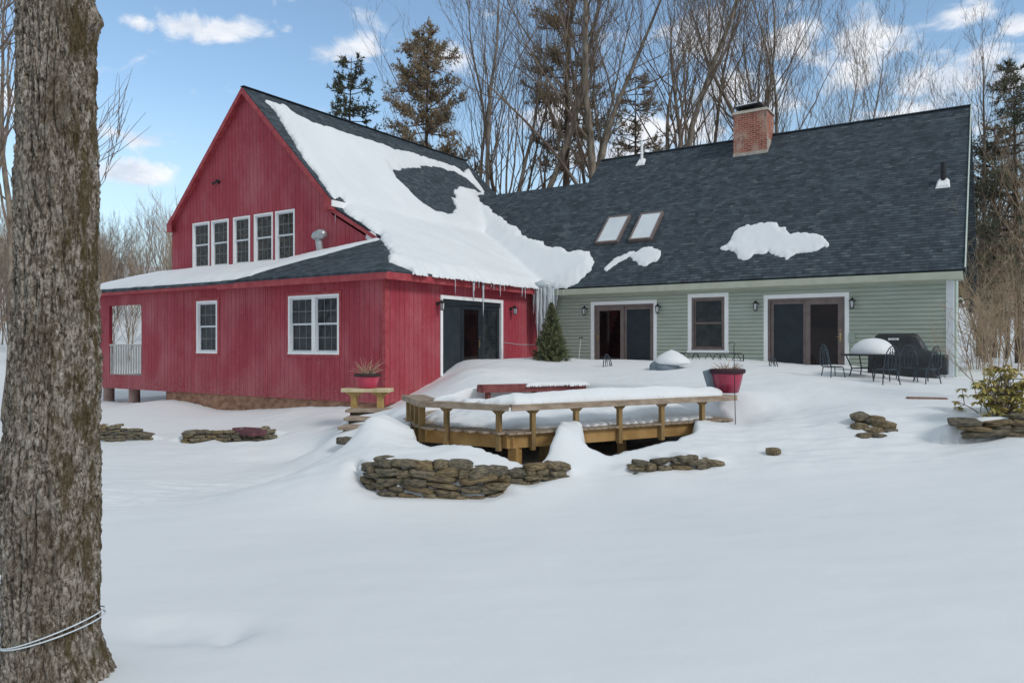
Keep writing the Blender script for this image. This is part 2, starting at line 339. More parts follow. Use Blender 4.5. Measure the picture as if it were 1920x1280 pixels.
# ---------------- snow ground (one sheet to the horizon)
G=[]
def g(px,py,D): q=P(px,py,D); X=(px-CX)/F*D; G.append((X,D,q.z))
def gz(X,D,z): G.append((X,D,z))
for a in [ (190,752,29.6),(308,750,27.4),(345,757,26.6),(400,768,25.8),(470,769,24.6),(560,768,23.3),(640,769,22.2),(715,775,21.3),(180,765,28),
 (185,792,23.6),(300,794,23.2),(420,795,22.8),(540,793,22),(600,790,21.2),
 (185,832,20.2),(300,832,19.9),(420,832,19.6),(520,836,19.2),(600,846,18.4),
 (640,792,18.6),(700,778,19.4),(650,835,16.8),
 (790,729,22.7),(830,706,23.6),(868,677,24.5),(905,674,25.5),(945,673,26.3),(1000,672,27.6),
 (780,745,20.5),(830,722,20.8),(870,694,21.5),(900,700,20.5),(960,690,21.8),
 (1050,668,27),(1110,675,26.8),(1180,674,26),(1232,676,25.5),(1290,671,25),(1366,671,24.2),(1432,676,23.6),(1510,683,22.8),(1592,684,22.1),(1700,705,21.2),(1770,709,20.4),(1800,712,20.3),
 (1040,690,23.5),(1150,696,22),(1300,690,21.5),(1450,694,20.5),(1580,702,19.6),(1700,714,18.8),
 (1060,712,20.6),(1180,712,20),(1280,716,18.9),(1320,726,17.6),(1400,722,18),(1500,716,18.2),(1620,722,18),(1780,728,17.6),(1880,728,17.4),
 (1400,737,16.4),(1405,765,15.9),(1390,792,15.5),(1440,790,14.9),(1470,760,16),(1560,748,16.2),(1530,790,14.6),(1650,748,16.2),(1720,752,15.8),(1800,752,15.6),(1900,752,15.2),
 (1580,775,14.6),(1640,768,14.5),(1700,778,14.2),(1760,780,14),(1840,776,13.8),(1915,776,13.4),
 (1600,836,12.9),(1660,836,12.8),(1740,832,12.9),(1800,826,12.9),(1870,828,12.5),(1930,830,12.2),
 (1500,830,13.3),(1450,800,14.2),(1450,868,12.3),(1520,862,12.4),(1380,820,13.9),(1400,850,13),(1360,878,12.3),
 (1330,801,14.4),(1280,819,13.75),(1230,833,13.35),(1185,843,13.05),(1130,846,12.95),(1100,830,12.95),(1068,806,13.02),(1048,822,12.8),(1030,850,12.6),(1005,868,12.5),(960,860,12.4),(920,848,12.5),(880,836,12.6),(830,838,12.7),(780,838,12.9),(745,818,13.4),
 (1340,838,13.3),(1260,850,12.9),(1200,866,12.7),(1120,880,12.4),(1070,862,12.5),
 (1340,888,12.15),(1260,893,12.0),(1190,896,11.95),(1120,912,11.8),(1060,916,11.7),
 (1030,874,12.3),(960,880,12.15),(900,872,12.1),(820,866,12.15),(750,858,12.3),(700,858,12.4),
 (950,928,11.5),(860,938,11.4),(780,938,11.4),(710,930,11.5),(665,905,11.8),
 (690,792,17.9),(680,808,16.9),(640,812,17.2),(950,742,17.4),(1030,738,17.9),(1000,720,19.9),(930,716,19.4),(765,800,14.4),(735,788,14.6),(700,792,14.4),(670,812,13.9),(645,850,13.0),(630,885,12.2),(740,770,16.6),(600,880,13.5),
 (752,765,17.6),(790,752,17.8),
 ]: g(*a)
for X,D,z in [(-3.4,6.2,-2.50),(-5,9,-2.55),(-7,14,-2.58),(-2,9,-2.47),(-3,14,-2.56),(-10,9,-2.6),(-12,18,-2.6),(0,6,-2.44),(0,9,-2.42),(0,2,-2.5),(3,6,-2.38),(3,9,-2.25),(6,6,-2.3),(6,9,-2.05),(9,6,-2.2),(9,9,-1.85),(4.2,10.8,-2.08),(2,10.8,-2.25),(12,12,-1.5),(14,16,-1.0),(-6,-6,-2.6),(6,-6,-2.4),(0,-20,-2.8),(-30,-30,-2.8),(30,-30,-2.4),
  (-18,24,-2.4),(-18,32,-2.3),(-14,36,-2.2),(-24,45,-1.6),(-32,70,2.0),(-45,110,9),(-10,50,-1.5),(0,45,-1.2),(15,40,-1),(14,26,-.8),(17,34,-.9),(30,60,-.3),(60,110,3),(0,80,1),(-30,35,-2.2),(-60,60,4),(40,30,-.8),(80,60,0),(-40,10,-2.8),(40,0,-1.8),(-8,28,-2.2),(4,32,-1.4),(-80,20,-1),(0,160,9),(-90,160,18),(90,160,8),(0,-90,-3),(-120,-60,-3),(120,-60,-2)]: gz(X,D,z)
G=np.array(G); c2=.35**2
def kern(r2): return np.sqrt(r2+c2)
A=kern((G[:,None,0]-G[None,:,0])**2+(G[:,None,1]-G[None,:,1])**2)
gm=G[:,2].mean(); wts=np.linalg.solve(A+np.eye(len(G))*-.02,G[:,2]-gm)
def seg_dist(px,py,a,b):
    ax,ay=a;bx,by=b;dx=bx-ax;dy=by-ay;t=np.clip(((px-ax)*dx+(py-ay)*dy)/(dx*dx+dy*dy+1e-12),0,1)
    return np.hypot(px-ax-t*dx,py-ay-t*dy),t
def poly_sd(px,py,poly):          # signed distance, positive inside
    d=np.full(px.shape,1e9);ins=np.zeros(px.shape,bool);n=len(poly)
    for i in range(n):
        a=poly[i];b=poly[(i+1)%n]; d=np.minimum(d,seg_dist(px,py,a,b)[0])
        c=((a[1]>py)!=(b[1]>py)); xx=(b[0]-a[0])*(py-a[1])/((b[1]-a[1]) if abs(b[1]-a[1])>1e-12 else 1e-12)+a[0]
        ins^=(c&(px<xx))
    return np.where(ins,d,-d)
S0,S1,S2,S3=(4.45,-4.2),(5.85,-5.32),(7.72,-5.2),(10.12,-.5)
DECK=[S0,S1,S2,S3,(7.6,1.5),(5.35,1.8),(3.6,-.85),(3.6,-2.6)]
def cd(L): return [((px-CX)/F*D,D) for px,D in L]
VOIDS=[cd([(766,14.2),(790,13.15),(850,12.72),(920,12.5),(960,12.33),(1012,12.38),(1030,12.64),(1045,12.98),(1049,15),(775,16.5)]),cd([(1091,12.98),(1103,12.92),(1140,12.88),(1200,13.1),(1270,13.62),(1303,14.1),(1305,16),(1088,15)])]
LEDGES=[]
def ledge(line): LEDGES.append([((px-CX)/F*D,D,(HY-yt)/F*D,(HY-yb)/F*D) for px,yt,yb,D in line])
WALLA=[(690,880,905,12.1),(704,868,915,11.9),(725,862,926,11.75),(800,872,930,11.62),(900,880,932,11.62),(935,882,922,11.75),(942,884,900,11.85)]
WALLB=[(946,884,902,12.0),(990,882,906,12.0),(1048,874,892,12.1)]
WALLC=[(1187,878,886,12.25),(1205,873,882,12.25),(1222,878,880,12.27),(1245,864,876,12.3),(1262,871,873,12.3),(1285,857,878,12.33),(1310,858,876,12.35),(1325,867,869,12.37),(1340,860,864,12.4)]
WALLD=[(1600,776,812,13.0),(1625,780,822,13.0),(1650,786,812,13.0),(1680,794,802,13.0)]
WALLE=[(1803,800,806,12.8),(1850,788,816,12.7),(1990,784,816,12.7)]
WALLF=[(186,800,812,20.6),(205,797,818,20.6),(225,800,826,20.6),(245,806,824,20.6),(262,812,820,20.6),(276,816,819,20.6)]
WALLG=[(346,818,828,20.4),(365,812,830,20.4),(385,815,826,20.4),(405,808,822,20.4),(425,812,828,20.4),(450,806,826,20.4),(470,816,824,20.4),(490,806,826,20.4),(512,810,822,20.4)]
for w_ in (WALLA,WALLB,WALLC,WALLE,WALLF,WALLG): ledge(w_)
HOUSEPOLY=[(-15.4,.25),(-.15,.25),(-.15,8.4),(13.3,8.4),(12.8,19),(-13,16),(-13,9),(-15.4,5)]
def w2c(x,y): dx=x-CU;dy=y-CV; return dx*UX+dy*VX, dx*UY+dy*VY
def ground(X,D):
    X=np.asarray(X,float);D=np.asarray(D,float);sh=X.shape;x=X.ravel();d=D.ravel();z=np.zeros(x.size)
    for i in range(0,x.size,20000):
        z[i:i+20000]=kern((x[i:i+20000,None]-G[None,:,0])**2+(d[i:i+20000,None]-G[None,:,1])**2)@wts
    z+=gm
    wx=CU+x*UX+d*UY; wy=CV+x*VX+d*VY
    sd=poly_sd(wx,wy,DECK); k=sstep(.0,.35,sd); z=np.where(sd>0,np.minimum(z,z*(1-k)+(-2.35)*k),z)
    sd=poly_sd(wx,wy,HOUSEPOLY); k=sstep(.0,.5,sd); z=np.where(sd>0,z*(1-k)+(-2.6)*k,z)
    near=np.exp(-(np.maximum(0,np.hypot(x,d)-24)/30)**2)
    z+=fbm(wx*.35,wy*.35,3.1,3)*.06*near*(0.35+.65*sstep(10.5,12.5,d))
    z+=fbm(wx*1.3,wy*1.3,1.1,3)*.035*near*sstep(10.8,12.5,d)*(1-sstep(18,24,d)*.6)
    zone=sstep(11.6,12.4,d)*(1-sstep(14.6,16,d))*near
    z+=(.5-np.abs(fbm(x*.9+2*d,d*2.6,6.1,4))*1.6)*.045*zone
    z+=fbm(x*2.2,d*5.5,2.7,4)*.030*zone
    z+=fbm(x*1.1,d*3.2,8.7,3)*.012*near*(d>5)*(1-zone)
    z+=fbm(wx*4,wy*4,9.1,3)*.016*near*sstep(11,12.5,d)
    for V_ in VOIDS:
        s2=poly_sd(x,d,V_)+.07*fbm(x*3.3,d*3.3,4.4,3); k=sstep(-.02,.17,s2); z=np.where(s2>-.02,np.minimum(z,z*(1-k)-2.35*k),z)
    for Lg in LEDGES:
        best=np.full(x.shape,1e9);zt=np.zeros(x.shape);zb=np.zeros(x.shape);of=np.zeros(x.shape)
        for a_,b_ in zip(Lg[:-1],Lg[1:]):
            dd,t=seg_dist(x,d,a_[:2],b_[:2]); m=dd<best; best=np.where(m,dd,best); zt=np.where(m,a_[2]+(b_[2]-a_[2])*t,zt); zb=np.where(m,a_[3]+(b_[3]-a_[3])*t,zb)
            nx,ny=-(b_[1]-a_[1]),(b_[0]-a_[0]); nl=math.hypot(nx,ny); sg=((x-a_[0])*nx+(d-a_[1])*ny)/nl; of=np.where(m,np.sign(sg)*dd,of)
        endd=np.maximum(0,np.maximum(Lg[0][0]-x,x-Lg[-1][0])); ew=1-sstep(.0,.5,endd); hgt=zt-zb
        wf_=ew*(1-sstep(.18,.75,-of))*(of<.0); wb_=ew*(1-sstep(.25,.9,of))*(of>=.0)
        z=np.where(wf_>0,z*(1-wf_)+np.minimum(z,zb-.015)*wf_,z); z=np.where(wb_>0,z*(1-wb_)+np.maximum(z,zt+.03)*wb_,z)
    # old ski track and tree well
    a=(-5.2,10.2);b=(-4.1,17.4); a=((200-CX)/F*11.8,11.8); b=((625-CX)/F*17.0,17.0)
    dd,t=seg_dist(x,d,a,b); z-=.010*np.exp(-(dd/.06)**2)*sstep(0,.1,t)*(1-sstep(.85,1,t))
    hx=((360-CX)/F)*6.75; e=((x-hx)/.62)**2+((d-6.72)/.34)**2; z-=.07*np.exp(-e**1.6)*(1+.4*fbm(x*3,d*3,2,3))
    hx=((432-CX)/F)*6.6; e=((x-hx)/.12)**2+((d-6.55)/.2)**2; z-=.05*np.exp(-e)
    return z.reshape(sh)
def gw(x,y):
    X,D=w2c(x,y); return float(ground(np.array([X]),np.array([D]))[0])
def grid_axis(a,b,st,lo,hi,gr):
    m=list(np.arange(a,b+1e-6,st)); s=st;v=m[-1]
    while v<hi: s*=gr; v+=s; m.append(v)
    s=st;v=m[0];L=[]
    while v>lo: s*=gr; v-=s; L.append(v)
    return np.array(L[::-1]+m)
def sheet(name,X,Y,Z,mat,parent=None):
    ny,nx=X.shape; me=bpy.data.meshes.new(name); n=nx*ny
    me.vertices.add(n); me.vertices.foreach_set('co',np.stack([X,Y,Z],-1).astype(np.float32).ravel())
    i=np.arange(n).reshape(ny,nx); q=np.stack([i[:-1,:-1],i[:-1,1:],i[1:,1:],i[1:,:-1]],-1).reshape(-1,4)
    me.loops.add(q.size); me.loops.foreach_set('vertex_index',q.ravel().astype(np.int32)); me.polygons.add(len(q)); me.polygons.foreach_set('loop_start',np.arange(0,q.size,4,dtype=np.int32))
    me.polygons.foreach_set('use_smooth',np.ones(len(q),bool)); me.materials.append(mat); me.update(calc_edges=True); me.validate(); return link(name,me,parent)
xs=grid_axis(-7,9.5,.055,-600,600,1.09); ds=grid_axis(5,23,.055,-300,800,1.08)
XX,DD=np.meshgrid(xs,ds); ZZ=ground(XX,DD)
gr=sheet('snow_ground',CU+XX*UX+DD*UY,CV+XX*VX+DD*VY,ZZ,M['snow']); gr['kind']='structure'

# ---------------- HOUSE
house=thing('house','red board barn wing joined to a sage green clapboard house with dark shingle roofs','house',(0,0,0))
def wf(wall):
    if wall=='front': return lambda s,z,o:(s,-o,z)
    if wall=='gable': return lambda s,z,o:(s,GB-o,z)
    if wall=='green': return lambda s,z,o:(s,HB-o,z)
    if wall=='side': return lambda s,z,o:(o,s,z)
def wbox(mb,wall,s0,s1,z0,z1,o0,o1,mi=0):
    f=wf(wall); a=f(s0,z0,o0); b=f(s1,z1,o1)
    mb.box(min(a[0],b[0]),max(a[0],b[0]),min(a[1],b[1]),max(a[1],b[1]),z0,z1,mi)
def wallmesh(mb,wall,s0,s1,z0,z1,holes,th=.14,top=None):
    f=wf(wall); ss=sorted(set([s0,s1]+[h[0] for h in holes]+[h[1] for h in holes])); zz=sorted(set([z0,z1]+[h[2] for h in holes]+[h[3] for h in holes]))
    for i in range(len(ss)-1):
        for j in range(len(zz)-1):
            cs=(ss[i]+ss[i+1])/2;cz=(zz[j]+zz[j+1])/2
            if any(h[0]<cs<h[1] and h[2]<cz<h[3] for h in holes): continue
            q=[(ss[i],zz[j]),(ss[i+1],zz[j]),(ss[i+1],zz[j+1]),(ss[i],zz[j+1])]
            mb.add([f(a,b,0) for a,b in q],[(0,1,2,3)],[q]); mb.add([f(a,b,-th) for a,b in q],[(3,2,1,0)],[q])
    for h in holes:
        for (a,b) in [((h[0],h[2]),(h[1],h[2])),((h[1],h[2]),(h[1],h[3])),((h[1],h[3]),(h[0],h[3])),((h[0],h[3]),(h[0],h[2]))]:
            mb.add([f(a[0],a[1],0),f(b[0],b[1],0),f(b[0],b[1],-th),f(a[0],a[1],-th)],[(0,1,2,3)],[[a,b,b,a]])
# openings
TW=(-4.07,-1.83,-.28,1.53); SW=(-8.81,-7.65,-.28,1.52); OPN=(-14.45,-12.22,.04-1.17,1.52); RD=(2.46,5.9,-.95,1.56)
GW=[]
for a,b in [(362,393),(397,429),(438,469),(477,512),(517,553)]:
    GW.append((onv(a,GB),onv(b,GB),2.98,4.76))
D1=(2.24,4.75,-.75,1.54); WG=(5.84,7.2,-.28,1.69); D2=(8.31,10.79,-.75,1.56)
# red walls
mb=MB(); wallmesh(mb,'front',-15.27,0,-1.66,1.95,[TW,SW,OPN]); mb.build('wall',M['red'],house)['label']='red vertical board front wall'
mb=MB(); wallmesh(mb,'side',.0,HB,-1.66,1.95,[RD]); mb.build('wall',M['red'],house)['label']='red vertical board side wall with the dark glass doors'
mb=MB(); GL,GR=-13.42,-4.3
wallmesh(mb,'gable',GL,GR,-1.6,4.9,[w for w in GW])
mb.add([(GL,GB,4.9),(GR,GB,4.9),((GL+GR)/2,GB,9.25)],[(0,1,2)],[[(GL,4.9),(GR,4.9),(-8.75,9.25)]])
q=[(GR,2.0),(.1,2.0),(GR,4.4)]; mb.add([(a,GB+.003,z) for a,z in q],[(0,1,2)],[q])
for x in (GL,GR):
    q=[(GB,-1.6),(15,-1.6),(15,4.95),(GB,4.95)]; mb.add([(x,a,z) for a,z in q],[(0,1,2,3)],[q])
mb.add([(GL,15,-1.6),(GR,15,-1.6),(GR,15,4.9),(-8.75,15,9.25),(GL,15,4.9)],[(0,1,2,3,4)],[[(GL,-1.6),(GR,-1.6),(GR,4.9),(-8.75,9.25),(GL,4.9)]])
mb.build('wall',M['red'],house)['label']='tall red gable wall'
# porch interior: floor, left open side, inner wall, posts
mb=MB()
for (x0,y0,x1,y1) in [(-12.1,.14,-12.1,1.9)]:
    q=[(y0,-1.6),(y1,-1.6),(y1,1.95),(y0,1.95)]; mb.add([(x0,a,z) for a,z in q],[(0,1,2,3)],[q])
q=[(.14,-1.66),(3.2,-1.66),(3.2,-1.17),(.14,-1.17)]; mb.add([(-15.2,a,z) for a,z in q],[(0,1,2,3)],[q])
mb.box(-15.24,-15.1,3.0,3.14,-1.6,1.95); mb.box(-15.24,-15.1,.0+.15,.3,-1.17,1.95)
mb.box(-15.2,-12.1,.15,3.2,-1.62,-1.5)
mb.build('porch',M['redtrim'],house)
mb=MB()   # railing in opening
for i in range(13):
    s=-14.36+i*(2.06/12); mb.box(s-.03,s+.03,.02,.055,-1.13,.0)
mb.box(-14.45,-12.22,.015,.06,-.03,.04); mb.box(-14.45,-12.22,.02,.06,-1.17,-1.11)
mb.build('railing',simple('grey_railing',(.42,.43,.42),(.55,.56,.54),4),house)
for x in (-15.0,-13.2): 
    mb=MB(); mb.lathe([(.2,-2.9),(.2,-1.66)],(x,.3,0),18); mb.build('pier',M['pier'],house,smooth=False)
mb=MB(); mb.box(-10.75,-.12,.06,.2,-2.6,-1.66); mb.box(-.2,-.06,.2,HB,-2.4,-1.66); mb.build('foundation',M['found'],house)
mb=MB(); mb.box(-10.9,-10.75,.2,9,-2.6,-1.66); mb.box(-15,-10.9,3.4,3.5,-2.6,-1.66); mb.build('crawl_space',M['dirt'],house)
# proud corner trim
mb=MB(); mb.box(-.1,.022,-.022,0,-1.7,1.9); mb.box(0,.022,0,.12,-1.7,1.9); mb.build('corner_trim',M['redtrim'],house)
for s in (-9.6,-9.05,-6.2,-5.2): mb=MB(); mb.box(s,s+.02,-.012,0,-1.66,1.9); mb.build('batten',M['redtrim'],house)
def trimring(w,h,tw,o,mat,label=None,name='casing'):
    mb=MB(); s0,s1,z0,z1=h
    wbox(mb,w,s0-tw,s1+tw,z1,z1+tw,0,o); wbox(mb,w,s0-tw,s1+tw,z0-tw,z0,0,o)
    wbox(mb,w,s0-tw,s0,z0,z1,0,o); wbox(mb,w,s1,s1+tw,z0,z1,0,o); mb.build(name,mat,house)
trimring('front',TW,.09,.02,M['redtrim']); trimring('front',SW,.09,.02,M['redtrim'])
def dh(wall,s0,s1,z0,z1,cols,rows,gl,fw=.075,fr=None,sash=None,parent=None):
    fr=fr or M['white']; sash=sash or M['whitetrim']
    mb=MB(); o=.028
    wbox(mb,wall,s0,s1,z1-fw,z1,-.1,o); wbox(mb,wall,s0,s1,z0,z0+fw,-.1,o+.015); wbox(mb,wall,s0,s0+fw,z0+fw,z1-fw,-.1,o); wbox(mb,wall,s1-fw,s1,z0+fw,z1-fw,-.1,o)
    fo=mb.build('window',fr,house)
    a0,a1,b0,b1=s0+fw,s1-fw,z0+fw,z1-fw; mid=(b0+b1)/2+.02
    for (c0,c1,dp) in ((mid-.02,b1,-.035),(b0,mid+.02,-.062)):
        mb=MB(); t=.05
        wbox(mb,wall,a0,a1,c1-t,c1,dp-.03,dp); wbox(mb,wall,a0,a1,c0,c0+t,dp-.03,dp); wbox(mb,wall,a0,a0+t,c0+t,c1-t,dp-.03,dp); wbox(mb,wall,a1-t,a1,c0+t,c1-t,dp-.03,dp)
        mb.build('sash',sash,fo)
        mb=MB(); wbox(mb,wall,a0+t,a1-t,c0+t,c1-t,dp-.028,dp-.018); mb.build('pane',gl,fo)
        if cols:
            mb=MB(); w=.011
            for i in range(1,cols): s=a0+t+(a1-a0-2*t)*i/cols; wbox(mb,wall,s-w,s+w,c0+t,c1-t,dp-.017,dp-.010)
            for i in range(1,rows): s=c0+t+(c1-c0-2*t)*i/rows; wbox(mb,wall,a0+t,a1-t,s-w,s+w,dp-.0175,dp-.0105)
            mb.build('muntin',simple('window_muntin',(.20,.22,.235),(.26,.28,.29),3,bump=0) if 'mt' not in M else M['mt'],fo)
    return fo
M['mt']=simple('window_muntin',(.16,.18,.19),(.22,.24,.25),3,bump=0)
mid=(TW[0]+TW[1])/2
dh('front',TW[0],mid+.02,TW[2],TW[3],3,2,M['glass']); dh('front',mid+.022,TW[1],TW[2],TW[3],3,2,M['glass'])
dh('front',*SW,3,2,M['glass'])
for w in GW: dh('gable',*w,3,2,M['glassup'],.06)
# red side french doors
def slab_door(wall,s0,s1,z0,z1,glass_,fm,st=.1,dp=-.05,name='door',handle=None,bot=.12):
    mb=MB(); wbox(mb,wall,s0,s1,z1-st,z1,dp-.045,dp); wbox(mb,wall,s0,s1,z0,z0+bot,dp-.045,dp); wbox(mb,wall,s0,s0+st,z0+bot,z1-st,dp-.045,dp); wbox(mb,wall,s1-st,s1,z0+bot,z1-st,dp-.045,dp)
    d=mb.build(name,fm,house,bevel=.006)
    mb=MB(); wbox(mb,wall,s0+st,s1-st,z0+bot,z1-st,dp-.03,dp-.02); mb.build('pane',glass_,d)
    if handle is not None:
        mb=MB(); f=wf(wall); z=z0+1.0; s=handle
        wbox(mb,wall,s-.022,s+.022,z-.12,z+.12,dp,dp+.008); mb.tube([f(s,z,dp+.008),f(s,z,dp+.06),f(s+(.09 if handle<(s0+s1)/2 else -.09),z,dp+.06)],.009,8)
        mb.tube([f(s,z+.2,dp),f(s,z+.2,dp+.03)],.02,10); mb.build('handle',M['brass'],d)
    return d
def casing(wall,h,tw,mat,o=.035,sill=False):
    mb=MB(); s0,s1,z0,z1=h
    wbox(mb,wall,s0,s1,z1-tw,z1,-.13,o); wbox(mb,wall,s0,s0+tw,z0,z1-tw,-.13,o-.004); wbox(mb,wall,s1-tw,s1,z0,z1-tw,-.13,o-.004)
    if sill: wbox(mb,wall,s0-.02,s1+.02,z0,z0+tw*.9,-.13,o+.03)
    return mb.build('casing',mat,house)
casing('side',RD,.11,M['white']); a,b=RD[0]+.11,RD[1]-.11
mb=MB(); wbox(mb,'side',a,b,RD[3]-.26,RD[3]-.11,-.12,-.02); mb.build('door_head',M['navy'],house)
w=(b-a)/3
slab_door('side',a,a+w,RD[2],RD[3]-.26,M['screen'],M['navy'],.07,-.03)
slab_door('side',a+w,a+2*w-.02,RD[2],RD[3]-.26,M['glassin'],M['navy'],.13,-.06,handle=a+2*w-.1)
slab_door('side',a+2*w-.02,b,RD[2],RD[3]-.26,M['glass'],M['navy'],.13,-.055)
# green wall : lapped clapboards with openings
mb=MB(); z=-1.0; ex=.122
holes=[D1,WG,D2]
while z<1.98:
    z1=min(z+ex,1.98); iv=[(.0,13.42)]
    for h in holes:
        if h[2]<z1-.01 and h[3]>z+.01:
            nv=[]
            for a,b in iv:
                if h[1]<=a or h[0]>=b: nv.append((a,b)); continue
                if h[0]>a: nv.append((a,h[0]))
                if h[1]<b: nv.append((h[1],b))
            iv=nv
    for a,b in iv:
        zt_=z1-.016; v=[(a,HB-.040,z),(b,HB-.040,z),(b,HB-.026,zt_),(a,HB-.026,zt_),(a,HB-.004,z),(b,HB-.004,z),(b,HB-.004,zt_),(a,HB-.004,zt_)]
        mb.add(v,[(0,1,2,3),(4,5,1,0),(3,2,6,7)])
    z=z1
mb.build('wall',M['green'],house)['label']='sage green clapboard wall'
mb=MB(); wallmesh(mb,'green',0,13.42,-1.3,1.98,holes,.14); 
for v_,uvv in [([(13.42,HB,-1.3),(12.9,19.5,-1.3),(12.9,19.5,2),(12.95,13.83,7.85),(13.42,HB,2.2)],None)]: mb.add(v_,[(0,1,2,3,4)])
mb.build('sheathing',M['green'],house)
mb=MB(); mb.box(13.28,13.46,HB-.05,HB,-1.1,1.9); mb.box(13.425,13.47,HB,HB+.14,-1.1,2.2); mb.build('corner_board',M['whitetrim'],house)
mb=MB(); mb.tube([(13.5,HB+.3,2.3),(13.5,HB+.3,-1.0)],.045,10); mb.bar((13.5,HB+.55,-1),(13.5,HB+.55,2.3),.08,.08); mb.build('downspout',M['palegreen'],house)
casing('green',D1,.12,M['white']); casing('green',D2,.12,M['white']); casing('green',WG,.13,M['white'],sill=True)
for h,order in ((D1,0),(D2,1)):
    a,b=h[0]+.12,h[1]-.12; t=h[3]-.12
    mb=MB(); wbox(mb,'green',a,b,t-.07,t,-.12,-.01); wbox(mb,'green',a,a+.06,h[2],t-.07,-.12,-.012); wbox(mb,'green',b-.06,b,h[2],t-.07,-.12,-.012); mb.build('door_frame',M['taupe'],house)
    a+=.06;b-=.06;m_=(a+b)/2
    if order==0:
        slab_door('green',a,m_,h[2],t-.07,M['glassin'],M['taupe'],.13,-.03,handle=a+.07); slab_door('green',m_-.02,b,h[2],t-.07,M['screen'],M['taupe'],.11,-.085)
    else:
        slab_door('green',a,m_+.02,h[2],t-.07,M['screen'],M['taupe'],.10,-.085); slab_door('green',m_,b,h[2],t-.07,M['glassin'],M['taupe'],.14,-.03,handle=b-.07)
dh('green',WG[0]+.13,WG[1]-.13,WG[2]+.12,WG[3]-.13,0,0,M['glass'],.07,M['taupe'],M['taupe'])
# roofs
TH=.1
def rp(x,y):  # green upper/lower plane
    return (x,y,2.05+(y-7.83))
mb=MB()
mb.slab([rp(-.2,8.0-.17),rp(13.75,7.83),(13.62,13.83,8.05),(-.2,13.83,8.05)],TH,uax=(1,0,0)); mb.slab([(-.2,13.83,8.05),(13.62,13.83,8.05),(13.6,19.9,2),(-.2,19.9,2)],TH,uax=(1,0,0))
mb.slab([rp(.45,7.83),rp(-.2,7.83),rp(-.2,12.65),rp(-6.2,12.65),rp(-4.0,10.65),(-4.3,10.55,4.75)],TH,uax=(1,0,0)) if False else None
LR=12.65; zl=2.05+LR-7.83
mb.slab([(-.2,7.83,2.046),(-.2,LR,zl),(-6.4,LR,zl),(-6.4,10.2,2.05+10.2-7.83),(-1.5,7.83,2.046)],TH,uax=(1,0,0))
mb.slab([(-.2,LR,zl),(-.2,18,1.6),(-6.4,18,1.6),(-6.4,LR,zl)],TH,uax=(1,0,0))
mb.build('roof',M['shingle'],house)['label']='large dark shingle roof over the green wing'
mb=MB(); mb.bar((-.2,13.83,8.045),(13.62,13.83,8.045),.2,.03); mb.build('ridge_cap',M['cap'],house)
# side wall of the step
mb=MB(); mb.add([(-.17,8.2,2.2),(-.17,13.83,7.95),(-.17,19.5,2.2)],[(0,1,2)]); mb.build('wall',M['green'],house)
ER,EL,ZE,RX,RZ=-4.08,-13.42,4.85,-8.75,9.48
mb=MB(); mb.slab([(ER,1.8,ZE),(ER,15.3,ZE),(RX,15.3,RZ),(RX,1.8,RZ)],TH,uax=(0,1,0)); mb.slab([(EL,1.8,ZE),(EL,15.3,ZE),(RX,15.3,RZ),(RX,1.8,RZ)],TH,uax=(0,1,0)); mb.bar((RX,1.8,RZ),(RX,15.3,RZ),.2,.03)
mb.build('roof',M['shingle'],house)['label']='steep dark shingle roof of the red gable'
SL=.56; HX,HYy=.4,-.4; ZH=2.1
def sfr(x): return .354+(SL-.354)*np.clip((np.asarray(x,float)+6.3)/4.3,0,1)
hipx=HX-2.4; ztop=ZH+SL*2.4
mb=MB(); mb.slab([(HX,HYy,ZH),(HX,7.9,ZH),(HX-4.75,10.7,ZH+SL*4.75),(HX-4.75,GB-.05,ZH+SL*4.75),(hipx,GB,ztop)],TH,uax=(0,1,0))
zlow=ZH+.354*2.4
mb.slab([(-15.75,HYy,ZH),(-6.3,HYy,ZH),(-6.3,GB,zlow),(-15.75+2.4,GB,zlow)],TH,uax=(1,0,0))
mb.slab([(-6.3,HYy,ZH),(HX,HYy,ZH),(hipx,GB,ztop)],TH,uax=(1,0,0)); mb.slab([(-6.3,HYy,ZH),(hipx,GB,ztop),(-6.3,GB,zlow)],TH,uax=(1,0,0))
mb.slab([(-15.75,HYy,ZH),(-15.75,9,ZH),(-13.35,9,zlow),(-13.35,GB,zlow)],TH,uax=(0,1,0))
mb.build('roof',M['shingle'],house)['label']='low shingle skirt roof around the red wing'
# fascias
mb=MB(); mb.box(-7.2,.37,-.36,-.33,1.84,2.045); mb.box(-15.7,-7.2,-.35,-.32,1.90,2.035); mb.box(.34,.37,-.33,8.0,1.84,2.045); mb.build('fascia',M['redtrim'],house)
mb=MB(); mb.box(-15.7,.33,-.32,.0,1.9,1.93); mb.box(.0,.34,-.32,8.1,1.9,1.93); mb.build('soffit',M['redtrim'],house)
mb=MB()
for (xa,xb) in ((RX,ER),(RX,EL)):
    a=Vector((xa,1.78,RZ-.13)); b=Vector((xb,1.78,ZE-.13)); mb.bar(a,b,.03,.2,up=(0,1,0)) if False else mb.add([(xa,1.765,RZ-.05),(xb,1.765,ZE-.05),(xb,1.765,ZE-.27),(xa,1.765,RZ-.27),(xa,1.80,RZ-.05),(xb,1.80,ZE-.05),(xb,1.80,ZE-.27),(xa,1.80,RZ-.27)],[(0,1,2,3),(7,6,5,4),(3,2,6,7),(0,4,5,1)])
    mb.add([(xa,1.8,RZ-.16),(xb,1.8,ZE-.16),(xb,GB,ZE-.16),(xa,GB,RZ-.16)],[(0,1,2,3)])
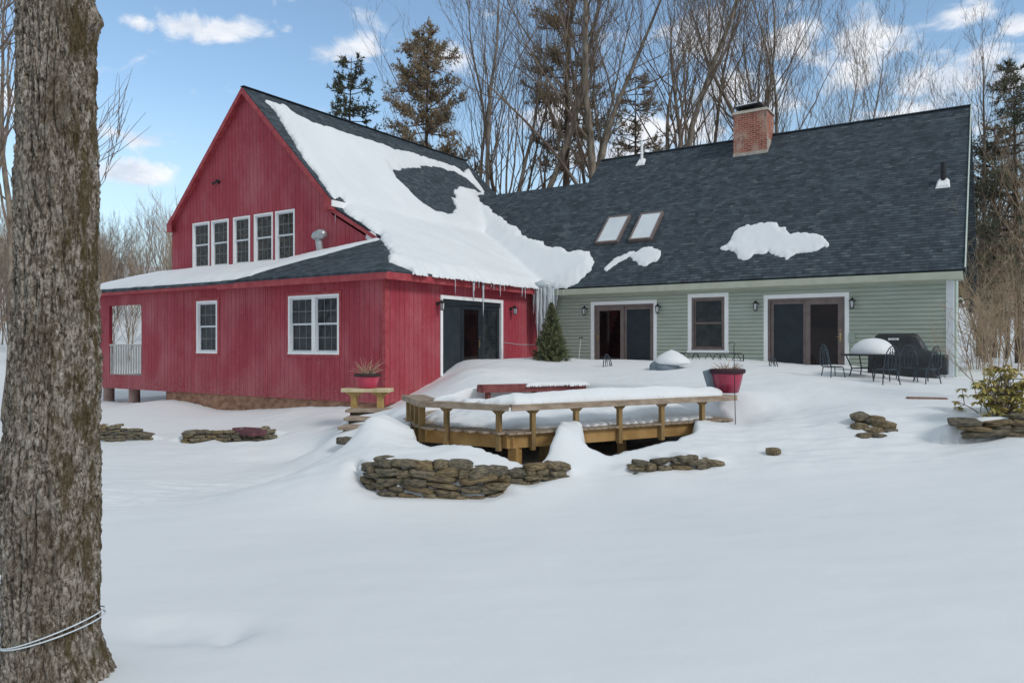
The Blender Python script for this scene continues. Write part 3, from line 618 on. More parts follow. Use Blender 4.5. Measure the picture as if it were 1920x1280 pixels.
for sx,x in ((1,ER),(-1,EL)):
    mb.add([(x,1.76,ZE-.02),(x,1.76,ZE-.34),(x-sx*.33,1.76,ZE-.34),(x-sx*.33,1.76,ZE+.3),(x,2.0,ZE-.02),(x,2.0,ZE-.34),(x-sx*.33,2.0,ZE-.34)],[(0,1,2,3),(0,4,5,1),(1,5,6,2)])
a=(-4.28,1.9,ZH+SL*4.6); b=(-2.05,1.9,ztop-.02)
mb.add([(-4.28,1.9,4.66),(-1.9,1.9,3.33),(-1.9,1.9,3.2),(-4.28,1.9,4.5),(-4.28,2,4.66),(-1.9,2,3.33),(-1.9,2,3.2),(-4.28,2,4.5)],[(0,1,2,3),(3,2,6,7)])
mb.build('rake_board',M['redtrim'],house)
mb=MB(); mb.box(ER-.0,ER+.05,1.78,15.2,ZE-.24,ZE-.03); mb.build('gutter',M['white'],house)
mb=MB(); mb.box(-.0,13.7,7.83-.02,7.83+.02,1.80,2.0); mb.box(0,13.7,HB-.045,HB-.03,1.76,1.95); mb.build('fascia',M['greentrim'],house)['label']='pale green eave board'
mb=MB(); mb.box(0,13.7,7.85,HB-.05,1.8,1.83); mb.build('soffit',M['greentrim'],house)
mb=MB(); q=[(13.77,7.83,2.1),(13.64,13.83,8.1),(13.64,13.83,7.86),(13.77,7.83,1.86)]
mb.add(q+[(x-.03,y,z) for x,y,z in q],[(0,1,2,3),(7,6,5,4),(3,2,6,7),(0,4,5,1)]); mb.build('rake_board',M['palegreen'],house)
# chimney
def ubox(mb,x0,x1,y0,y1,z0,z1):
    for v,uv in [([(x0,y0,z0),(x1,y0,z0),(x1,y0,z1),(x0,y0,z1)],[(x0,z0),(x1,z0),(x1,z1),(x0,z1)]),([(x1,y0,z0),(x1,y1,z0),(x1,y1,z1),(x1,y0,z1)],[(y0,z0),(y1,z0),(y1,z1),(y0,z1)]),([(x1,y1,z0),(x0,y1,z0),(x0,y1,z1),(x1,y1,z1)],[(x1,z0),(x0,z0),(x0,z1),(x1,z1)]),([(x0,y1,z0),(x0,y0,z0),(x0,y0,z1),(x0,y1,z1)],[(y1,z0),(y0,z0),(y0,z1),(y1,z1)]),([(x0,y0,z1),(x1,y0,z1),(x1,y1,z1),(x0,y1,z1)],[(x0,y0),(x1,y0),(x1,y1),(x0,y1)])]: mb.add(v,[(0,1,2,3)],[uv])
mb=MB(); ubox(mb,5.86,7.12,12.98,13.95,7.0,8.78); ch=mb.build('chimney',M['brick'],house)
mb=MB(); mb.prism([(5.84,12.96),(7.14,12.96),(7.14,13.97),(5.84,13.97)],7.1,7.3); mb.box(7.12,7.15,12.98,13.9,7.2,7.75); mb.build('flashing',M['mortar'],ch,bevel=.02)
mb=MB(); mb.add([(5.80,12.92,8.78),(7.18,12.92,8.78),(7.18,14.01,8.78),(5.80,14.01,8.78),(5.86,12.98,8.9),(7.12,12.98,8.9),(7.12,13.95,8.9),(5.86,13.95,8.9)],[(3,2,1,0),(4,5,6,7),(0,1,5,4),(1,2,6,5),(2,3,7,6),(3,0,4,7)]); mb.build('crown',M['mortar'],ch)
mb=MB(); mb.obox((6.4,13.4,9.08),(1,0,.04),(0,1,0),(-.04,0,1),.5,.42,.025); 
for x in (6.05,6.7):
    for y in (13.15,13.65): mb.box(x-.03,x+.03,y-.03,y+.03,8.88,9.07)
mb.box(6.1,6.6,13.2,13.6,8.88,9.0); mb.build('chimney_cap',M['black'],ch)
mb=MB(); mb.obox((6.35,13.4,9.13),(1,0,.04),(0,1,0),(-.04,0,1),.38,.4,.02); mb.build('snow_crust',M['snow'],ch,bevel=.01)
# skylights
for (a,b) in ((1.76,2.68),(3.12,4.0)):
    mb=MB(); y0,y1=9.52,10.66; n=Vector((0,-1,1)).normalized(); d=Vector((0,1,1)).normalized(); c=Vector(((a+b)/2,(y0+y1)/2,2.05+(y0+y1)/2-7.83)); hl=(y1-y0)*math.sqrt(2)/2
    for s in (-1,1):
        mb.obox(c+Vector((s*((b-a)/2-.03),0,0))+n*.05,(1,0,0),d,n,.035,hl,.07); mb.obox(c+d*s*(hl-.035)+n*.05,(1,0,0),d,n,(b-a)/2-.065,.035,.07)
    f=mb.build('skylight',M['taupe'],house)
    mb=MB(); mb.obox(c+n*.09,(1,0,0),d,n,(b-a)/2-.065,hl-.07,.012); mb.build('pane',M['skyglass'],f)
def rooftube(name,x,y,h,r,mat,snow):
    z=2.05+y-7.83; mb=MB(); mb.lathe([(r,-.1),(r,h),(r*.8,h)],(x,y,z),14); o=mb.build(name,mat,house,smooth=False)
    mb=MB(); mb.add([(x-.2,y-.22,z-.2),(x+.2,y-.22,z-.2),(x+.16,y+.05,z+.08),(x-.16,y+.05,z+.08),(x-.14,y-.2,z-.1),(x+.14,y-.2,z-.1),(x+.1,y+.0,z+.13),(x-.1,y,z+.13)],[(0,1,5,4),(1,2,6,5),(2,3,7,6),(3,0,4,7),(4,5,6,7)])
    mb.build('boot',snow,o)
rooftube('vent_pipe',1.9,13.4,.85,.055,M['white'],M['white']); rooftube('vent_pipe',13.03,10.75,.62,.07,M['black'],M['white'])
# wall lamps
def lamp(wall,s,z,side=0):
    f=wf(wall); mb=MB(); mb.tube([f(s,z+.08,0),f(s,z+.08,.03)],.065,12); mb.tube([f(s,z+.08,.03),f(s,z+.14,.1),f(s,z+.2,.17),f(s,z+.15,.2)],.014,8)
    c=f(s,z,.2); mb.lathe([(.02,.17),(.09,.11),(.10,.09),(.015,.09)][::-1],c,8); mb.lathe([(.05,-.13),(.06,-.11),(.03,-.1)],c,8)
    for k in range(4):
        t=k*math.pi/2+.78; mb.bar((c[0]+.082*math.cos(t),c[1]+.082*math.sin(t),c[2]+.1),(c[0]+.052*math.cos(t),c[1]+.052*math.sin(t),c[2]-.12),.014,.014)
    o=mb.build('wall_lamp',M['black'],house); mb=MB(); mb.lathe([(.042,-.105),(.066,.09)],c,8); mb.build('lamp_glass',M['lampglass'],o)
lamp('side',onu(820,0)+.0,1.2); lamp('side',onu(957,0),1.2)
for px in (1100,1237,1420,1600): lamp('green',onv(px,HB),1.2)
mb=MB(); mb.tube([(13.46,HB+.8,1.2),(13.8,HB+.8,1.32),(13.85,HB+.8,1.2)],.015,8); mb.lathe([(.05,-.16),(.085,.05),(.02,.12)],(13.85,HB+.8,1.08),8); mb.build('wall_lamp',M['black'],house)
mb=MB(); f=wf('gable'); s,z=onv(411,GB),6.2; mb.tube([f(s,z,0),f(s,z,.05)],.07,12)
for d in (-1,1): mb.tube([f(s,z,.05),f(s+d*.09,z+.02*d,.12),f(s+d*.14,z-.05+.05*d,.2)],[.02,.035,.06],10)
mb.build('floodlight',M['black'],house)
# metal vent hood
vx=onv(613,GB); mb=MB(); mb.tube([(vx-.08,1.80,2.95),(vx-.08,1.72,3.45),(vx-.08,1.72,3.66)],.12,14); mb.tube([(vx-.28,1.7,3.60),(vx-.2,1.7,3.68),(vx-.02,1.7,3.72),(vx+.12,1.7,3.69),(vx+.19,1.7,3.62)],[.12,.155,.165,.165,.12],16)
mb.build('exhaust_vent',M['metal'],house,smooth=True)
mb=MB(); s=onv(1598,HB); wbox(mb,'green',s-.09,s+.09,.08,.36,0,.08); mb.build('outlet_box',simple('grey_box',(.30,.36,.32),(.36,.42,.38)),house,bevel=.01)

# ---------------- roof surface function and roof snow
def zroof(x,y):
    x=np.asarray(x,float);y=np.asarray(y,float); z=np.full(np.broadcast(x,y).shape,-9.)
    m=(y>1.8)&(y<15.3)&(x>EL)&(x<ER+.0); z=np.where(m,np.maximum(z,RZ-.9914*np.abs(x-RX)),z)
    a=ZH+SL*(HX-x); bb=ZH+sfr(x)*(y-HYy); c=ZH+.354*(x+15.75)
    m=(x<HX)&(x>HX-4.85)&(y>HYy)&(y<11); z=np.where(m,np.maximum(z,np.where(y<GB,np.minimum(a,bb),a)),z)
    m=(x<=HX)&(x>-15.75)&(y>HYy)&(y<GB); z=np.where(m,np.maximum(z,np.minimum(np.minimum(a,bb),c)),z)
    gp=2.05+(y-7.83); m=(x>-.2)&(x<13.8)&(y>7.83); z=np.where(m,np.maximum(z,np.minimum(gp,8.05-(y-13.83))),z)
    m=(x<=-.2)&(x>-6.6)&(y>7.83); z=np.where(m,np.maximum(z,np.minimum(gp,zl-(y-LR))),z)
    return z
def hit(px,py):
    k=(px-CX)/F;m=(HY-py)/F; D=np.arange(17,42,.01); X=k*D; x=CU+X*UX+D*UY;y=CV+X*VX+D*VY; z=m*D
    h=np.nonzero(z<=zroof(x,y))[0]
    if len(h)==0: return None
    return (x[h[0]],y[h[0]])
def blur(Z,n):
    for _ in range(n):
        Z=np.pad(Z,1,'edge'); Z=(Z[:-2,1:-1]+Z[2:,1:-1]+Z[1:-1,:-2]+Z[1:-1,2:]+2*Z[1:-1,1:-1])/6
    return Z
def patch(name,poly,base_,T,mat,holes=(),edge=.12,res=.05,jag=.05,nz=.15,bl=0,parent=None,seed=0,power=.5,drop=.03,dark=None):
    xs_=[p[0] for p in poly];ys_=[p[1] for p in poly]; x=np.arange(min(xs_)-.3,max(xs_)+.3,res);y=np.arange(min(ys_)-.3,max(ys_)+.3,res)
    X,Y=np.meshgrid(x,y); sd=poly_sd(X,Y,poly)
    for h in holes: sd=np.minimum(sd,-poly_sd(X,Y,h))
    sd=sd+jag*fbm(X*2.2+seed,Y*2.2,seed,4)*1.6+jag*.35*fbm(X*9+seed,Y*9,seed,2)
    B=base_(X,Y); Bb=B
    if bl:
        ok=B>-5; Bf=np.where(ok,B,0); w=blur(ok.astype(float),bl); Bb=np.where(w>0.02,blur(Bf,bl)/np.maximum(w,.02),B); Bb=np.maximum(Bb,np.where(ok,B,-9))
    t=T*np.clip(sd/(edge*3),0,1)**power*(1+nz*fbm(X*.8,Y*.8,seed+4,3)*1.5)+.012*fbm(X*5,Y*5,seed,3)
    t=np.where(sd<edge*3,t,t); Z=Bb+np.where(sd>0,t,-drop)
    keep=(sd>-res*.9)&(Bb>-5)&(B>-5)
    idx=-np.ones(X.shape,int); idx[keep]=np.arange(keep.sum()); V=np.stack([X[keep],Y[keep],Z[keep]],-1)
    a,b,c,d=idx[:-1,:-1],idx[:-1,1:],idx[1:,1:],idx[1:,:-1]; ok=(a>=0)&(b>=0)&(c>=0)&(d>=0); q=np.stack([a[ok],b[ok],c[ok],d[ok]],-1)
    # skirt so the slab has a real underside edge
    from collections import Counter
    e=np.concatenate([q[:,[0,1]],q[:,[1,2]],q[:,[2,3]],q[:,[3,0]]]); key=np.sort(e,1); k1=key[:,0]*10**7+key[:,1]; u,inv,cnt=np.unique(k1,return_inverse=True,return_counts=True); be=e[cnt[inv]==1]
    bv=np.unique(be); mp={v:i for i,v in enumerate(bv)}; low=V[bv].copy(); low[:,2]=np.minimum(low[:,2],Bb[keep][bv])-drop
    n0=len(V); V=np.concatenate([V,low]); sk=[(e0,n0+mp[e0],n0+mp[e1],e1) for e0,e1 in be]
    me=bpy.data.meshes.new(name); me.from_pydata(V.tolist(),[],q.tolist()+sk); me.materials.append(mat)
    me.polygons.foreach_set('use_smooth',[True]*len(me.polygons)); me.update(); return link(name,me,parent)
def hp(pts):
    r=[hit(*p) for p in pts]; return [q for q in r if q]
mainpx=[(500,192),(530,201),(565,222),(600,238),(650,252),(700,270),(760,287),(810,302),(850,315),(868,326),(876,316),(888,332),(903,352),(908,364),
 (893,369),(910,388),(930,404),(960,426),(1000,449),(1035,466),(1075,472),(1105,476),(1115,490),(1108,508),(1088,528),(1060,540),(1030,541)]
poly=hp(mainpx)+[(.52,7.75),(.52,2.4),(.47,1.5),(.50,.7)]+hp([(762,503),(745,497),(729,492),(733,478),(722,462),(714,452),(712,441),(690,428),(668,415),(650,402)])+[(-4.2,2.3)]+hp([(628,372),(612,356),(585,318),(560,283),(535,243),(515,212)])
dark=hp([(737,322),(760,314),(800,311),(850,319),(872,332),(902,361),(880,356),(856,350),(850,374),(855,392),(838,402),(818,400),(793,386),(770,366),(768,358),(750,348)])
slit=hp([(826,411),(846,417),(838,413)])
def zr2(X,Y):
    z=zroof(np.minimum(X,HX-.02),np.maximum(Y,HYy+.02)); z=np.where(X>HX-.02,np.where(X<HX+.35,z,z),z); return z
tag(patch('roof_snow',poly,lambda X,Y:np.where((X>.4)&(Y<7.83),ZH-.03,zroof(X,Y)),.25,M['roofsnow'],holes=(dark,),edge=.11,jag=.11,nz=.28,bl=6,seed=3,res=.045,power=.55),'thick white snow sheet sliding over the red gable roof down to the green roof','snow')
sk=[(713,450),(660,468),(600,488),(560,499),(500,511),(468,521),(400,529),(340,533),(262,538),(215,541)]
poly=hp(sk)+[(-15.6,-.25),(-15.5,.6),(-13.9,1.97),(-2.1,1.97)]
def zskirt(X,Y): return np.where((Y<2.03)&(Y>HYy)&(X>-15.75)&(X<HX),np.minimum(np.minimum(ZH+SL*(HX-X),ZH+sfr(X)*(Y-HYy)),ZH+.354*(X+15.75)),-9)
tag(patch('roof_snow',poly,zskirt,.17,M['roofsnow'],edge=.13,jag=.06,bl=2,seed=11,power=.6,res=.045),'long white strip of snow on the low skirt roof below the five gable windows','snow')
poly=hp([(1352,466),(1372,452),(1380,436),(1400,423),(1430,417),(1455,420),(1452,430),(1480,432),(1515,434),(1540,445),(1550,458),(1530,466),(1480,472),(1475,480),(1440,476),(1400,484),(1375,480)])
tag(patch('roof_snow',poly,zroof,.07,M['roofsnow'],edge=.05,jag=.16,seed=20,res=.025,nz=.4),'wide flat snow patch alone on the green wing roof above the second glass doors','snow')
poly=hp([(1126,506),(1140,492),(1170,478),(1205,468),(1232,463),(1240,472),(1232,488),(1212,498),(1195,495),(1180,484),(1150,498),(1135,514)])
tag(patch('roof_snow',poly,zroof,.07,M['roofsnow'],edge=.05,jag=.11,seed=25,res=.025,nz=.4),'small curved snow patch on the shingles just below the skylights','snow')

# ---------------- icicles
def icicle(x,y,z,L,r,label,grp='icicles along the red eave'):
    mb=MB(); n=7; mb.tube([(x+rng.uniform(-.006,.006),y+rng.uniform(-.006,.006),z-L*i/n) for i in range(n+1)],[r*(1-i/n)**.8*(1+.25*math.sin(i*2.7))+.003 for i in range(n+1)],8)
    mb.v=[(a-x,b-y,c-z) for a,b,c in mb.v]; o=mb.build('icicle',M['ice'],smooth=True); o.location=(x,y,z); tag(o,label,'icicle',grp)
for px,L,r,lab in [(854,.5,.012,'thin icicle furthest left on the red eave'),(888,.62,.042,'thick pinkish icicle hanging left of the longest one'),(906,1.12,.042,'longest icicle, reaching down past the white door casing'),(898,.2,.02,'short icicle stub between the two thick icicles'),(926,.22,.018,'short icicle above the right part of the door casing'),(938,.42,.02,'slim icicle above the right door casing corner'),(946,.2,.014,'tiny icicle just right of the door casing'),(979,.36,.024,'icicle left of the pair beside the ice column'),(985,.42,.02,'icicle closest to the frozen ice column'),(921,.14,.015,'tiny icicle above the door middle')]:
    icicle(.46,onu(px,.46),ZH-.06,L,r,lab)
icicle(1.1,7.8,2.0,.42,.012,'thin icicle on the green eave above the fir')
icicle(1.35,7.8,2.0,.25,.01,'short icicle on the green eave right of the thin one')
mb=MB()
for i in range(46):
    a=rng.random(); x=.34+a*.62+rng.uniform(-.04,.04); y=7.5+a*.28+rng.uniform(-.14,.14); L=rng.uniform(.7,1.35)+ .95*math.exp(-((a-.42)/.32)**2); r=rng.uniform(.03,.075)
    mb.tube([(x-.12*(1-math.cos(t*1.2))*(.5-a)+rng.uniform(-.012,.012),y,2.2-L*t) for t in [k/9 for k in range(10)]],[r*(1-(k/9)**1.6)*(1+.2*math.sin(k*2.1+i))+.006 for k in range(10)],8)
mb.tube([(.3,7.4,2.12),(.6,7.55,2.2),(1.0,7.75,2.15)],[.1,.16,.1],10)
tag(mb.build('ice_column',M['ice'],smooth=True),'frozen curtain of ice in the corner between the red and green walls','ice')

# ---------------- deck
dk=gthing('deck','low wooden deck with a built-in plank bench around its front edge','deck',(7.4,-2.6,-1.5))
def v2(a,b): return Vector((a[0],a[1])),Vector((b[0],b[1]))
ZD=-1.50; ZS=-1.02
cen=Vector((6.8,-2.2))
def edge(a,b):
    a,b=v2(a,b); d=(b-a).normalized(); n=Vector((-d.y,d.x)); 
    if n.dot(cen-a)<0:n=-n
    return a,b,d,n
mb=MB()  # boards
dirn=Vector((S3[0]-S2[0],S3[1]-S2[1])).normalized(); nrm=Vector((-dirn.y,dirn.x)); 
inner=DECK
def clip_line(p,d,poly):
    ts=[]
    for i in range(len(poly)):
        a,b=v2(poly[i],poly[(i+1)%len(poly)]); e=b-a; den=d.x*e.y-d.y*e.x
        if abs(den)<1e-9: continue
        w=a-p; t=(w.x*e.y-w.y*e.x)/den; u=(w.x*d.y-w.y*d.x)/den
        if 0<=u<=1: ts.append(t)
    return sorted(ts)
o0=Vector(S2)
for i in range(-30,45):
    p=o0+dirn*(i*.15+.07); ts=clip_line(p,nrm,inner)
    if len(ts)>=2:
        a=p+nrm*(ts[0]+.02); b=p+nrm*(ts[-1]-.02); mb.bar((a.x,a.y,ZD-.02),(b.x,b.y,ZD-.02),.138,.038)
mb.build('deck_boards',M['woodold'],dk)
for (A_,B_) in ((S0,S1),(S1,S2),(S2,S3)):
    a,b,d,n=edge(A_,B_); a2=a+n*.13;b2=b+n*.13; mb=MB(); mb.bar((a2.x,a2.y,ZD-.165),(b2.x,b2.y,ZD-.165),.045,.235); mb.build('rim_board',M['wood'],dk,bevel=.006)
    mb=MB()   # seat planks
    for k in range(3):
        off=-.03+k*.15; e0=.0 if A_==S0 else off*.35; pa=a+n*off+d*0.0; pb=b+n*off
        mb.bar((pa.x+n.x*.07,pa.y+n.y*.07,ZS-.02),(pb.x+n.x*.07,pb.y+n.y*.07,ZS-.02),.142,.04)
    mb.build('bench_seat',M['woodold'],dk,bevel=.006)
    mb=MB(); pa=a-n*.045;pb=b-n*.045; mb.bar((pa.x,pa.y,ZS-.05),(pb.x,pb.y,ZS-.05),.035,.11); mb.build('bench_edge',M['woodold'],dk,bevel=.005)
def post(p,n,d,zb=ZD-.33,w=.1):
    mb=MB(); c=p+n*.06; mb.obox((c.x,c.y,(ZS-.04+zb)/2),(d.x,d.y,0),(n.x,n.y,0),(0,0,1),w*.42,w*.45,(ZS-.04-zb)/2); o=mb.build('post',M['woodpost'],dk,bevel=.006)
    for sgn in (-1,1):
        mb=MB()
        q=[(sgn*w*.42,0),(sgn*(w*.42+.13),0),(sgn*(w*.42+.13),-.035),(sgn*w*.42,-.14)]
        vs=[]
        for t in (-.035,.035):
            for s_,z_ in q: pt=c+d*s_+n*t; vs.append((pt.x,pt.y,ZS-.04+z_))
        mb.add(vs,[(0,1,2,3),(7,6,5,4),(0,4,5,1),(1,5,6,2),(2,6,7,3),(3,7,4,0)])
        mb.build('bracket',M['woodpost'],o)
def lineat(A_,B_,px):
    a,b,d,n=edge(A_,B_); best=None
    for i in range(401):
        p=a+(b-a)*i/400; X,D=w2c(p.x,p.y); e=abs(CX+F*X/D-px)
        if best is None or e<best[0]: best=(e,p)
    return best[1],n,d
for px in (834,932): p,n,d=lineat(S1,S2,px); post(p,n,d)
for px in (1002,1084,1165,1244,1320): p,n,d=lineat(S2,S3,px); post(p,n,d)
a,b,d,n=edge(S0,S1)
for t in (.12,.35,.6,.85): post(a+(b-a)*t,n,d,ZD-.3,.13)
p=Vector(S2)+(cen-Vector(S2)).normalized()*.3; mb=MB(); mb.box(p.x-.09,p.x+.09,p.y-.09,p.y+.09,-2.6,ZD-.28); mb.build('footing_post',M['wood'],dk,bevel=.006)
for t in (.25,.6): 
    q=Vector(S2)+(Vector(S3)-Vector(S2))*t+Vector((-.9,.45)); mb=MB(); mb.box(q.x-.07,q.x+.07,q.y-.07,q.y+.07,-2.6,ZD-.1); mb.build('footing_post',M['woodpost'],dk)
# back bench painted red
a_=Vector((4.14,-1.03));b_=Vector((5.75,1.25)); d=(b_-a_).normalized(); n=Vector((-d.y,d.x))
bb=gthing('plank_bench','dull red painted plank bench half buried behind the deck snow','bench',(4.9,.1,-1.5))
mb=MB(); a2=a_+n*.2;b2=b_+n*.2; mb.bar((a2.x,a2.y,-.99),(b2.x,b2.y,-.99),.42,.04); mb.build('seat',M['redbrown'],bb,bevel=.005)
mb=MB(); mb.bar((a_.x,a_.y,-1.08),(b_.x,b_.y,-1.08),.03,.14); mb.bar((a_.x,a_.y,-1.08),(a_.x+n.x*.4,a_.y+n.y*.4,-1.08),.03,.14); mb.build('apron',M['redbrown'],bb)
for t in (.06,.5,.94):
    c=a_+(b_-a_)*t+n*.1; mb=MB(); mb.box(c.x-.05,c.x+.05,c.y-.05,c.y+.05,-1.6,-1.05); mb.build('leg',M['redbrown'],bb)
n0=n
bs=[(a_+d*1.15-n*.06),(b_+d*.05-n*.12),(b_+d*.1+n*.45),(a_+d*1.5+n*.45)]
tag(patch('bench_snow',[(q.x,q.y) for q in bs],lambda X,Y:np.full(X.shape,-.97),.10,M['snow'],edge=.16,jag=.08,nz=.4,seed=51,res=.03),'low snow drift creeping over the right half of the red plank bench','snow')
# snow lying on deck and seats
def shrink(poly,k):
    c=np.mean(poly,axis=0); return [tuple(c+(np.array(p)-c)*k) for p in poly]
dp=[(5.15,-4.3),(6.0,-4.85),(7.5,-4.78),(8.75,-2.5),(9.7,-.55),(7.7,1.1),(5.9,1.6),(4.25,-1.3),(4.3,-3.0)]
def deckbase(X,Y): return np.full(X.shape,ZD+.0)
def dt(X,Y): return np.full(X.shape,ZD)
sd_=patch('deck_snow',dp,dt,.32,M['snow'],edge=.26,jag=.15,nz=.6,seed=31,res=.045,power=.65); tag(sd_,'deep lumpy snow lying on the deck boards behind the bench','snow')
a,b,d_,n_=edge(S2,S3)
def off(p,k,s): q=p+n_*k+d_*s; return (q.x,q.y)
sp=[off(a,-.0,.1),off(b,-.0,-.35),off(b,.2,-.12),off(b,.47,-.3),off(a,.47,.0),off(a,.5,-.3)]
tag(patch('bench_snow',sp,lambda X,Y:np.full(X.shape,ZS+.0),.20,M['snow'],edge=.07,jag=.04,nz=.35,seed=41,res=.025,power=.5),'smooth snow cushion along the long right side of the deck bench','snow')
a,b,d_,n_=edge(S1,S2)
sp=[off(a,.22,.2),off(a,.12,.9),off(b,.2,-.6),off(b,.1,-.25),off(b,.5,-.2),off(a,.5,.25)]
tag(patch('bench_snow',sp,lambda X,Y:np.full(X.shape,ZS),.06,M['snow'],edge=.04,jag=.14,nz=.4,seed=45,res=.025),'thin broken snow crust on the short front side of the deck bench','snow')
sp=[(5.7,1.45),(5.95,1.1),(5.2,.1),(4.9,-.35),(4.75,.1),(5.1,1.0)]
for i in range(15):   # slush ridges between the boards near the front edge
    p,n,d=lineat(S2,S3,1100+i*15); 
    if abs(1165-(1100+i*15))<9 or abs(1244-(1100+i*15))<9: continue
    q=p+n*.2; mb=MB(); L=rng.uniform(.10,.16); h=rng.uniform(.05,.09)
    mb.add([(q.x-d.x*.06,q.y-d.y*.06,ZD),(q.x+d.x*.06,q.y+d.y*.06,ZD),(q.x+n.x*L*2+d.x*.06,q.y+n.y*L*2+d.y*.06,ZD),(q.x+n.x*L*2-d.x*.06,q.y+n.y*L*2-d.y*.06,ZD),(q.x+d.x*.01,q.y+d.y*.01,ZD+h*.7),(q.x+n.x*L*2,q.y+n.y*L*2,ZD+h*1.6)],[(0,1,4),(1,2,5,4),(2,3,5),(3,0,4,5)])
    o=mb.build('snow_ridge',M['snow'],bevel=.012); tag(o,'small pointed snow ridge between deck boards under the bench','snow','row of snow ridges on the deck edge')

# ---------------- stones
SM=[]
import bmesh
for i in range(9):
    bm=bmesh.new(); bmesh.ops.create_icosphere(bm,subdivisions=3,radius=1)
    co=np.array([v.co[:] for v in bm.verts]); e=.58; c3=np.sign(co)*np.abs(co)**e; c3/=np.abs(c3).max(0)
    s1=NP.rand()*50; nn=fbm(co[:,0]*1.1+s1,co[:,1]*1.1,co[:,2]*1.1+s1,3); n2=fbm(co[:,0]*4+s1,co[:,1]*4,co[:,2]*4,3)
    c3*= (1+.38*nn+.10*n2)[:,None]
    for v,c in zip(bm.verts,c3): v.co=c
    me=bpy.data.meshes.new('stone'); bm.to_mesh(me); bm.free(); me.materials.append(M['stone']); me.polygons.foreach_set('use_smooth',[True]*len(me.polygons)); SM.append(me)
def stone_at(c,sx,sy,sz,rz,parent=None,tilt=.08):
    o=bpy.data.objects.new('stone',rng.choice(SM)); COL.objects.link(o)
    if parent is not None: o.parent=parent; c=Vector(c)-base(parent)
    o.location=c; o.scale=(sx,sy,sz); o.rotation_euler=(rng.uniform(-tilt,tilt),rng.uniform(-tilt,tilt),rz+rng.uniform(-.15,.15)); return o
def stone_wall(label,line,smin=.10,smax=.27,hgt=(.032,.068),depth=.17):
    p0=P(line[0][0],line[0][2],line[0][3]); w=gthing('stone_wall',label,'stone wall',p0,'dry stone terrace walls')
    T_=[P(px,yt,D) for px,yt,yb,D in line];B_=[P(px,yb,D) for px,yt,yb,D in line]; cum=[0]
    for i in range(len(B_)-1): cum.append(cum[-1]+math.hypot(B_[i+1].x-B_[i].x,B_[i+1].y-B_[i].y))
    def at(s_):
        s_=min(max(s_,0),cum[-1]-1e-4)
        for i in range(len(cum)-1):
            if cum[i]<=s_<=cum[i+1]: t=(s_-cum[i])/(cum[i+1]-cum[i]); return B_[i].lerp(B_[i+1],t),T_[i].lerp(T_[i+1],t).z,math.atan2(B_[i+1].y-B_[i].y,B_[i+1].x-B_[i].x)
    zmin=min(p.z for p in B_)-.06; zmax=max(p.z for p in T_); z=zmin
    while z<zmax:
        h=rng.uniform(*hgt); s_=-rng.uniform(0,smin)
        while s_<cum[-1]:
            w_=rng.uniform(smin,smax)*rng.choice((.7,1,1,1.3)); c,zt_,rz=at(s_+w_)
            if z+2*h<zt_+.10 and z+2*h>c.z-.02:
                n_=Vector((-math.sin(rz),math.cos(rz),0)); hh=h*rng.uniform(.95,1.25)
                stone_at((c.x+n_.x*(.06+rng.uniform(-.03,.04)),c.y+n_.y*(.06+rng.uniform(-.03,.04)),z+h+rng.uniform(-.02,.02)),w_*1.06,depth,hh,rz,w,.14)
            s_+=2*w_*.93
        z+=2*h*.92
    mb=MB()
    for i in range(len(B_)-1):
        a_,b_=B_[i],B_[i+1]; d_=(b_-a_); n_=Vector((-d_.y,d_.x,0)).normalized()*.17; mb.add([tuple(a_+n_-Vector((0,0,.2))),tuple(b_+n_-Vector((0,0,.2))),(b_.x+n_.x,b_.y+n_.y,T_[i+1].z-.01),(a_.x+n_.x,a_.y+n_.y,T_[i].z-.01)],[(0,1,2,3)])
    mb.build('core',M['dirt'],w)
    return w
stone_wall('tall curved dry stone wall in front of the deck, mossy stones',WALLA)
stone_wall('short low run of stones continuing right of the tall curved wall',WALLB,.10,.2,(.035,.055))
stone_wall('low row of half buried stones in the bank right of the deck',WALLC,.08,.18,(.035,.06))
w=gthing('stone_wall','brown stones poking out of the snow bank between deck and rhododendron','stone wall',P(1635,815,13),'dry stone terrace walls')
for (px,py,sx,sz) in [(1612,781,.13,.06),(1626,791,.17,.07),(1652,797,.24,.09),(1612,800,.11,.07),(1637,808,.15,.06),(1622,818,.09,.06),(1648,818,.10,.05),(1642,784,.12,.05),(1676,799,.06,.035),(1668,808,.08,.04)]:
    q=P(px,py,13.0)
    for it in range(6):      # slide back along the sight of the slope until the stone rests in it
        D_=13.0+it*.2; q=P(px,py,D_)
        if gw(q.x,q.y)>q.z-.03: break
    stone_at(q,sx,.16,sz,-.59,w,.2)
stone_wall('flat grey stones under the rhododendron on the right',WALLE,.18,.3,(.045,.065),.25)
stone_wall('dark mossy stones in the snow left of the maroon seat slab',WALLF,.09,.2,(.035,.06))
stone_wall('dark stones in the snow beneath the maroon seat slab',WALLG,.1,.22,(.035,.06))
o=stone_at(P(1450,846,12.85),.1,.12,.07,0); o.name='boulder'; tag(o,'single small dark stone alone in the snow bank','stone')
o=stone_at(P(648,826,16.6),.17,.14,.08,0); o.name='boulder'; tag(o,'dark stone in the snow at the foot of the wooden steps','stone')
# covered round planter left
c=P(467,808,20.55); mb=MB(); mb.prism([(c.x+.62*math.cos(t)*1.0,c.y+.35*math.sin(t)) for t in [i*math.pi/3+.3 for i in range(6)]],c.z-.09,c.z+.07); o=mb.build('garden_stool',simple('maroon_plank',(.09,.035,.045),(.15,.06,.07)),bevel=.03); tag(o,'low maroon seat slab resting on the left stone wall','seat')
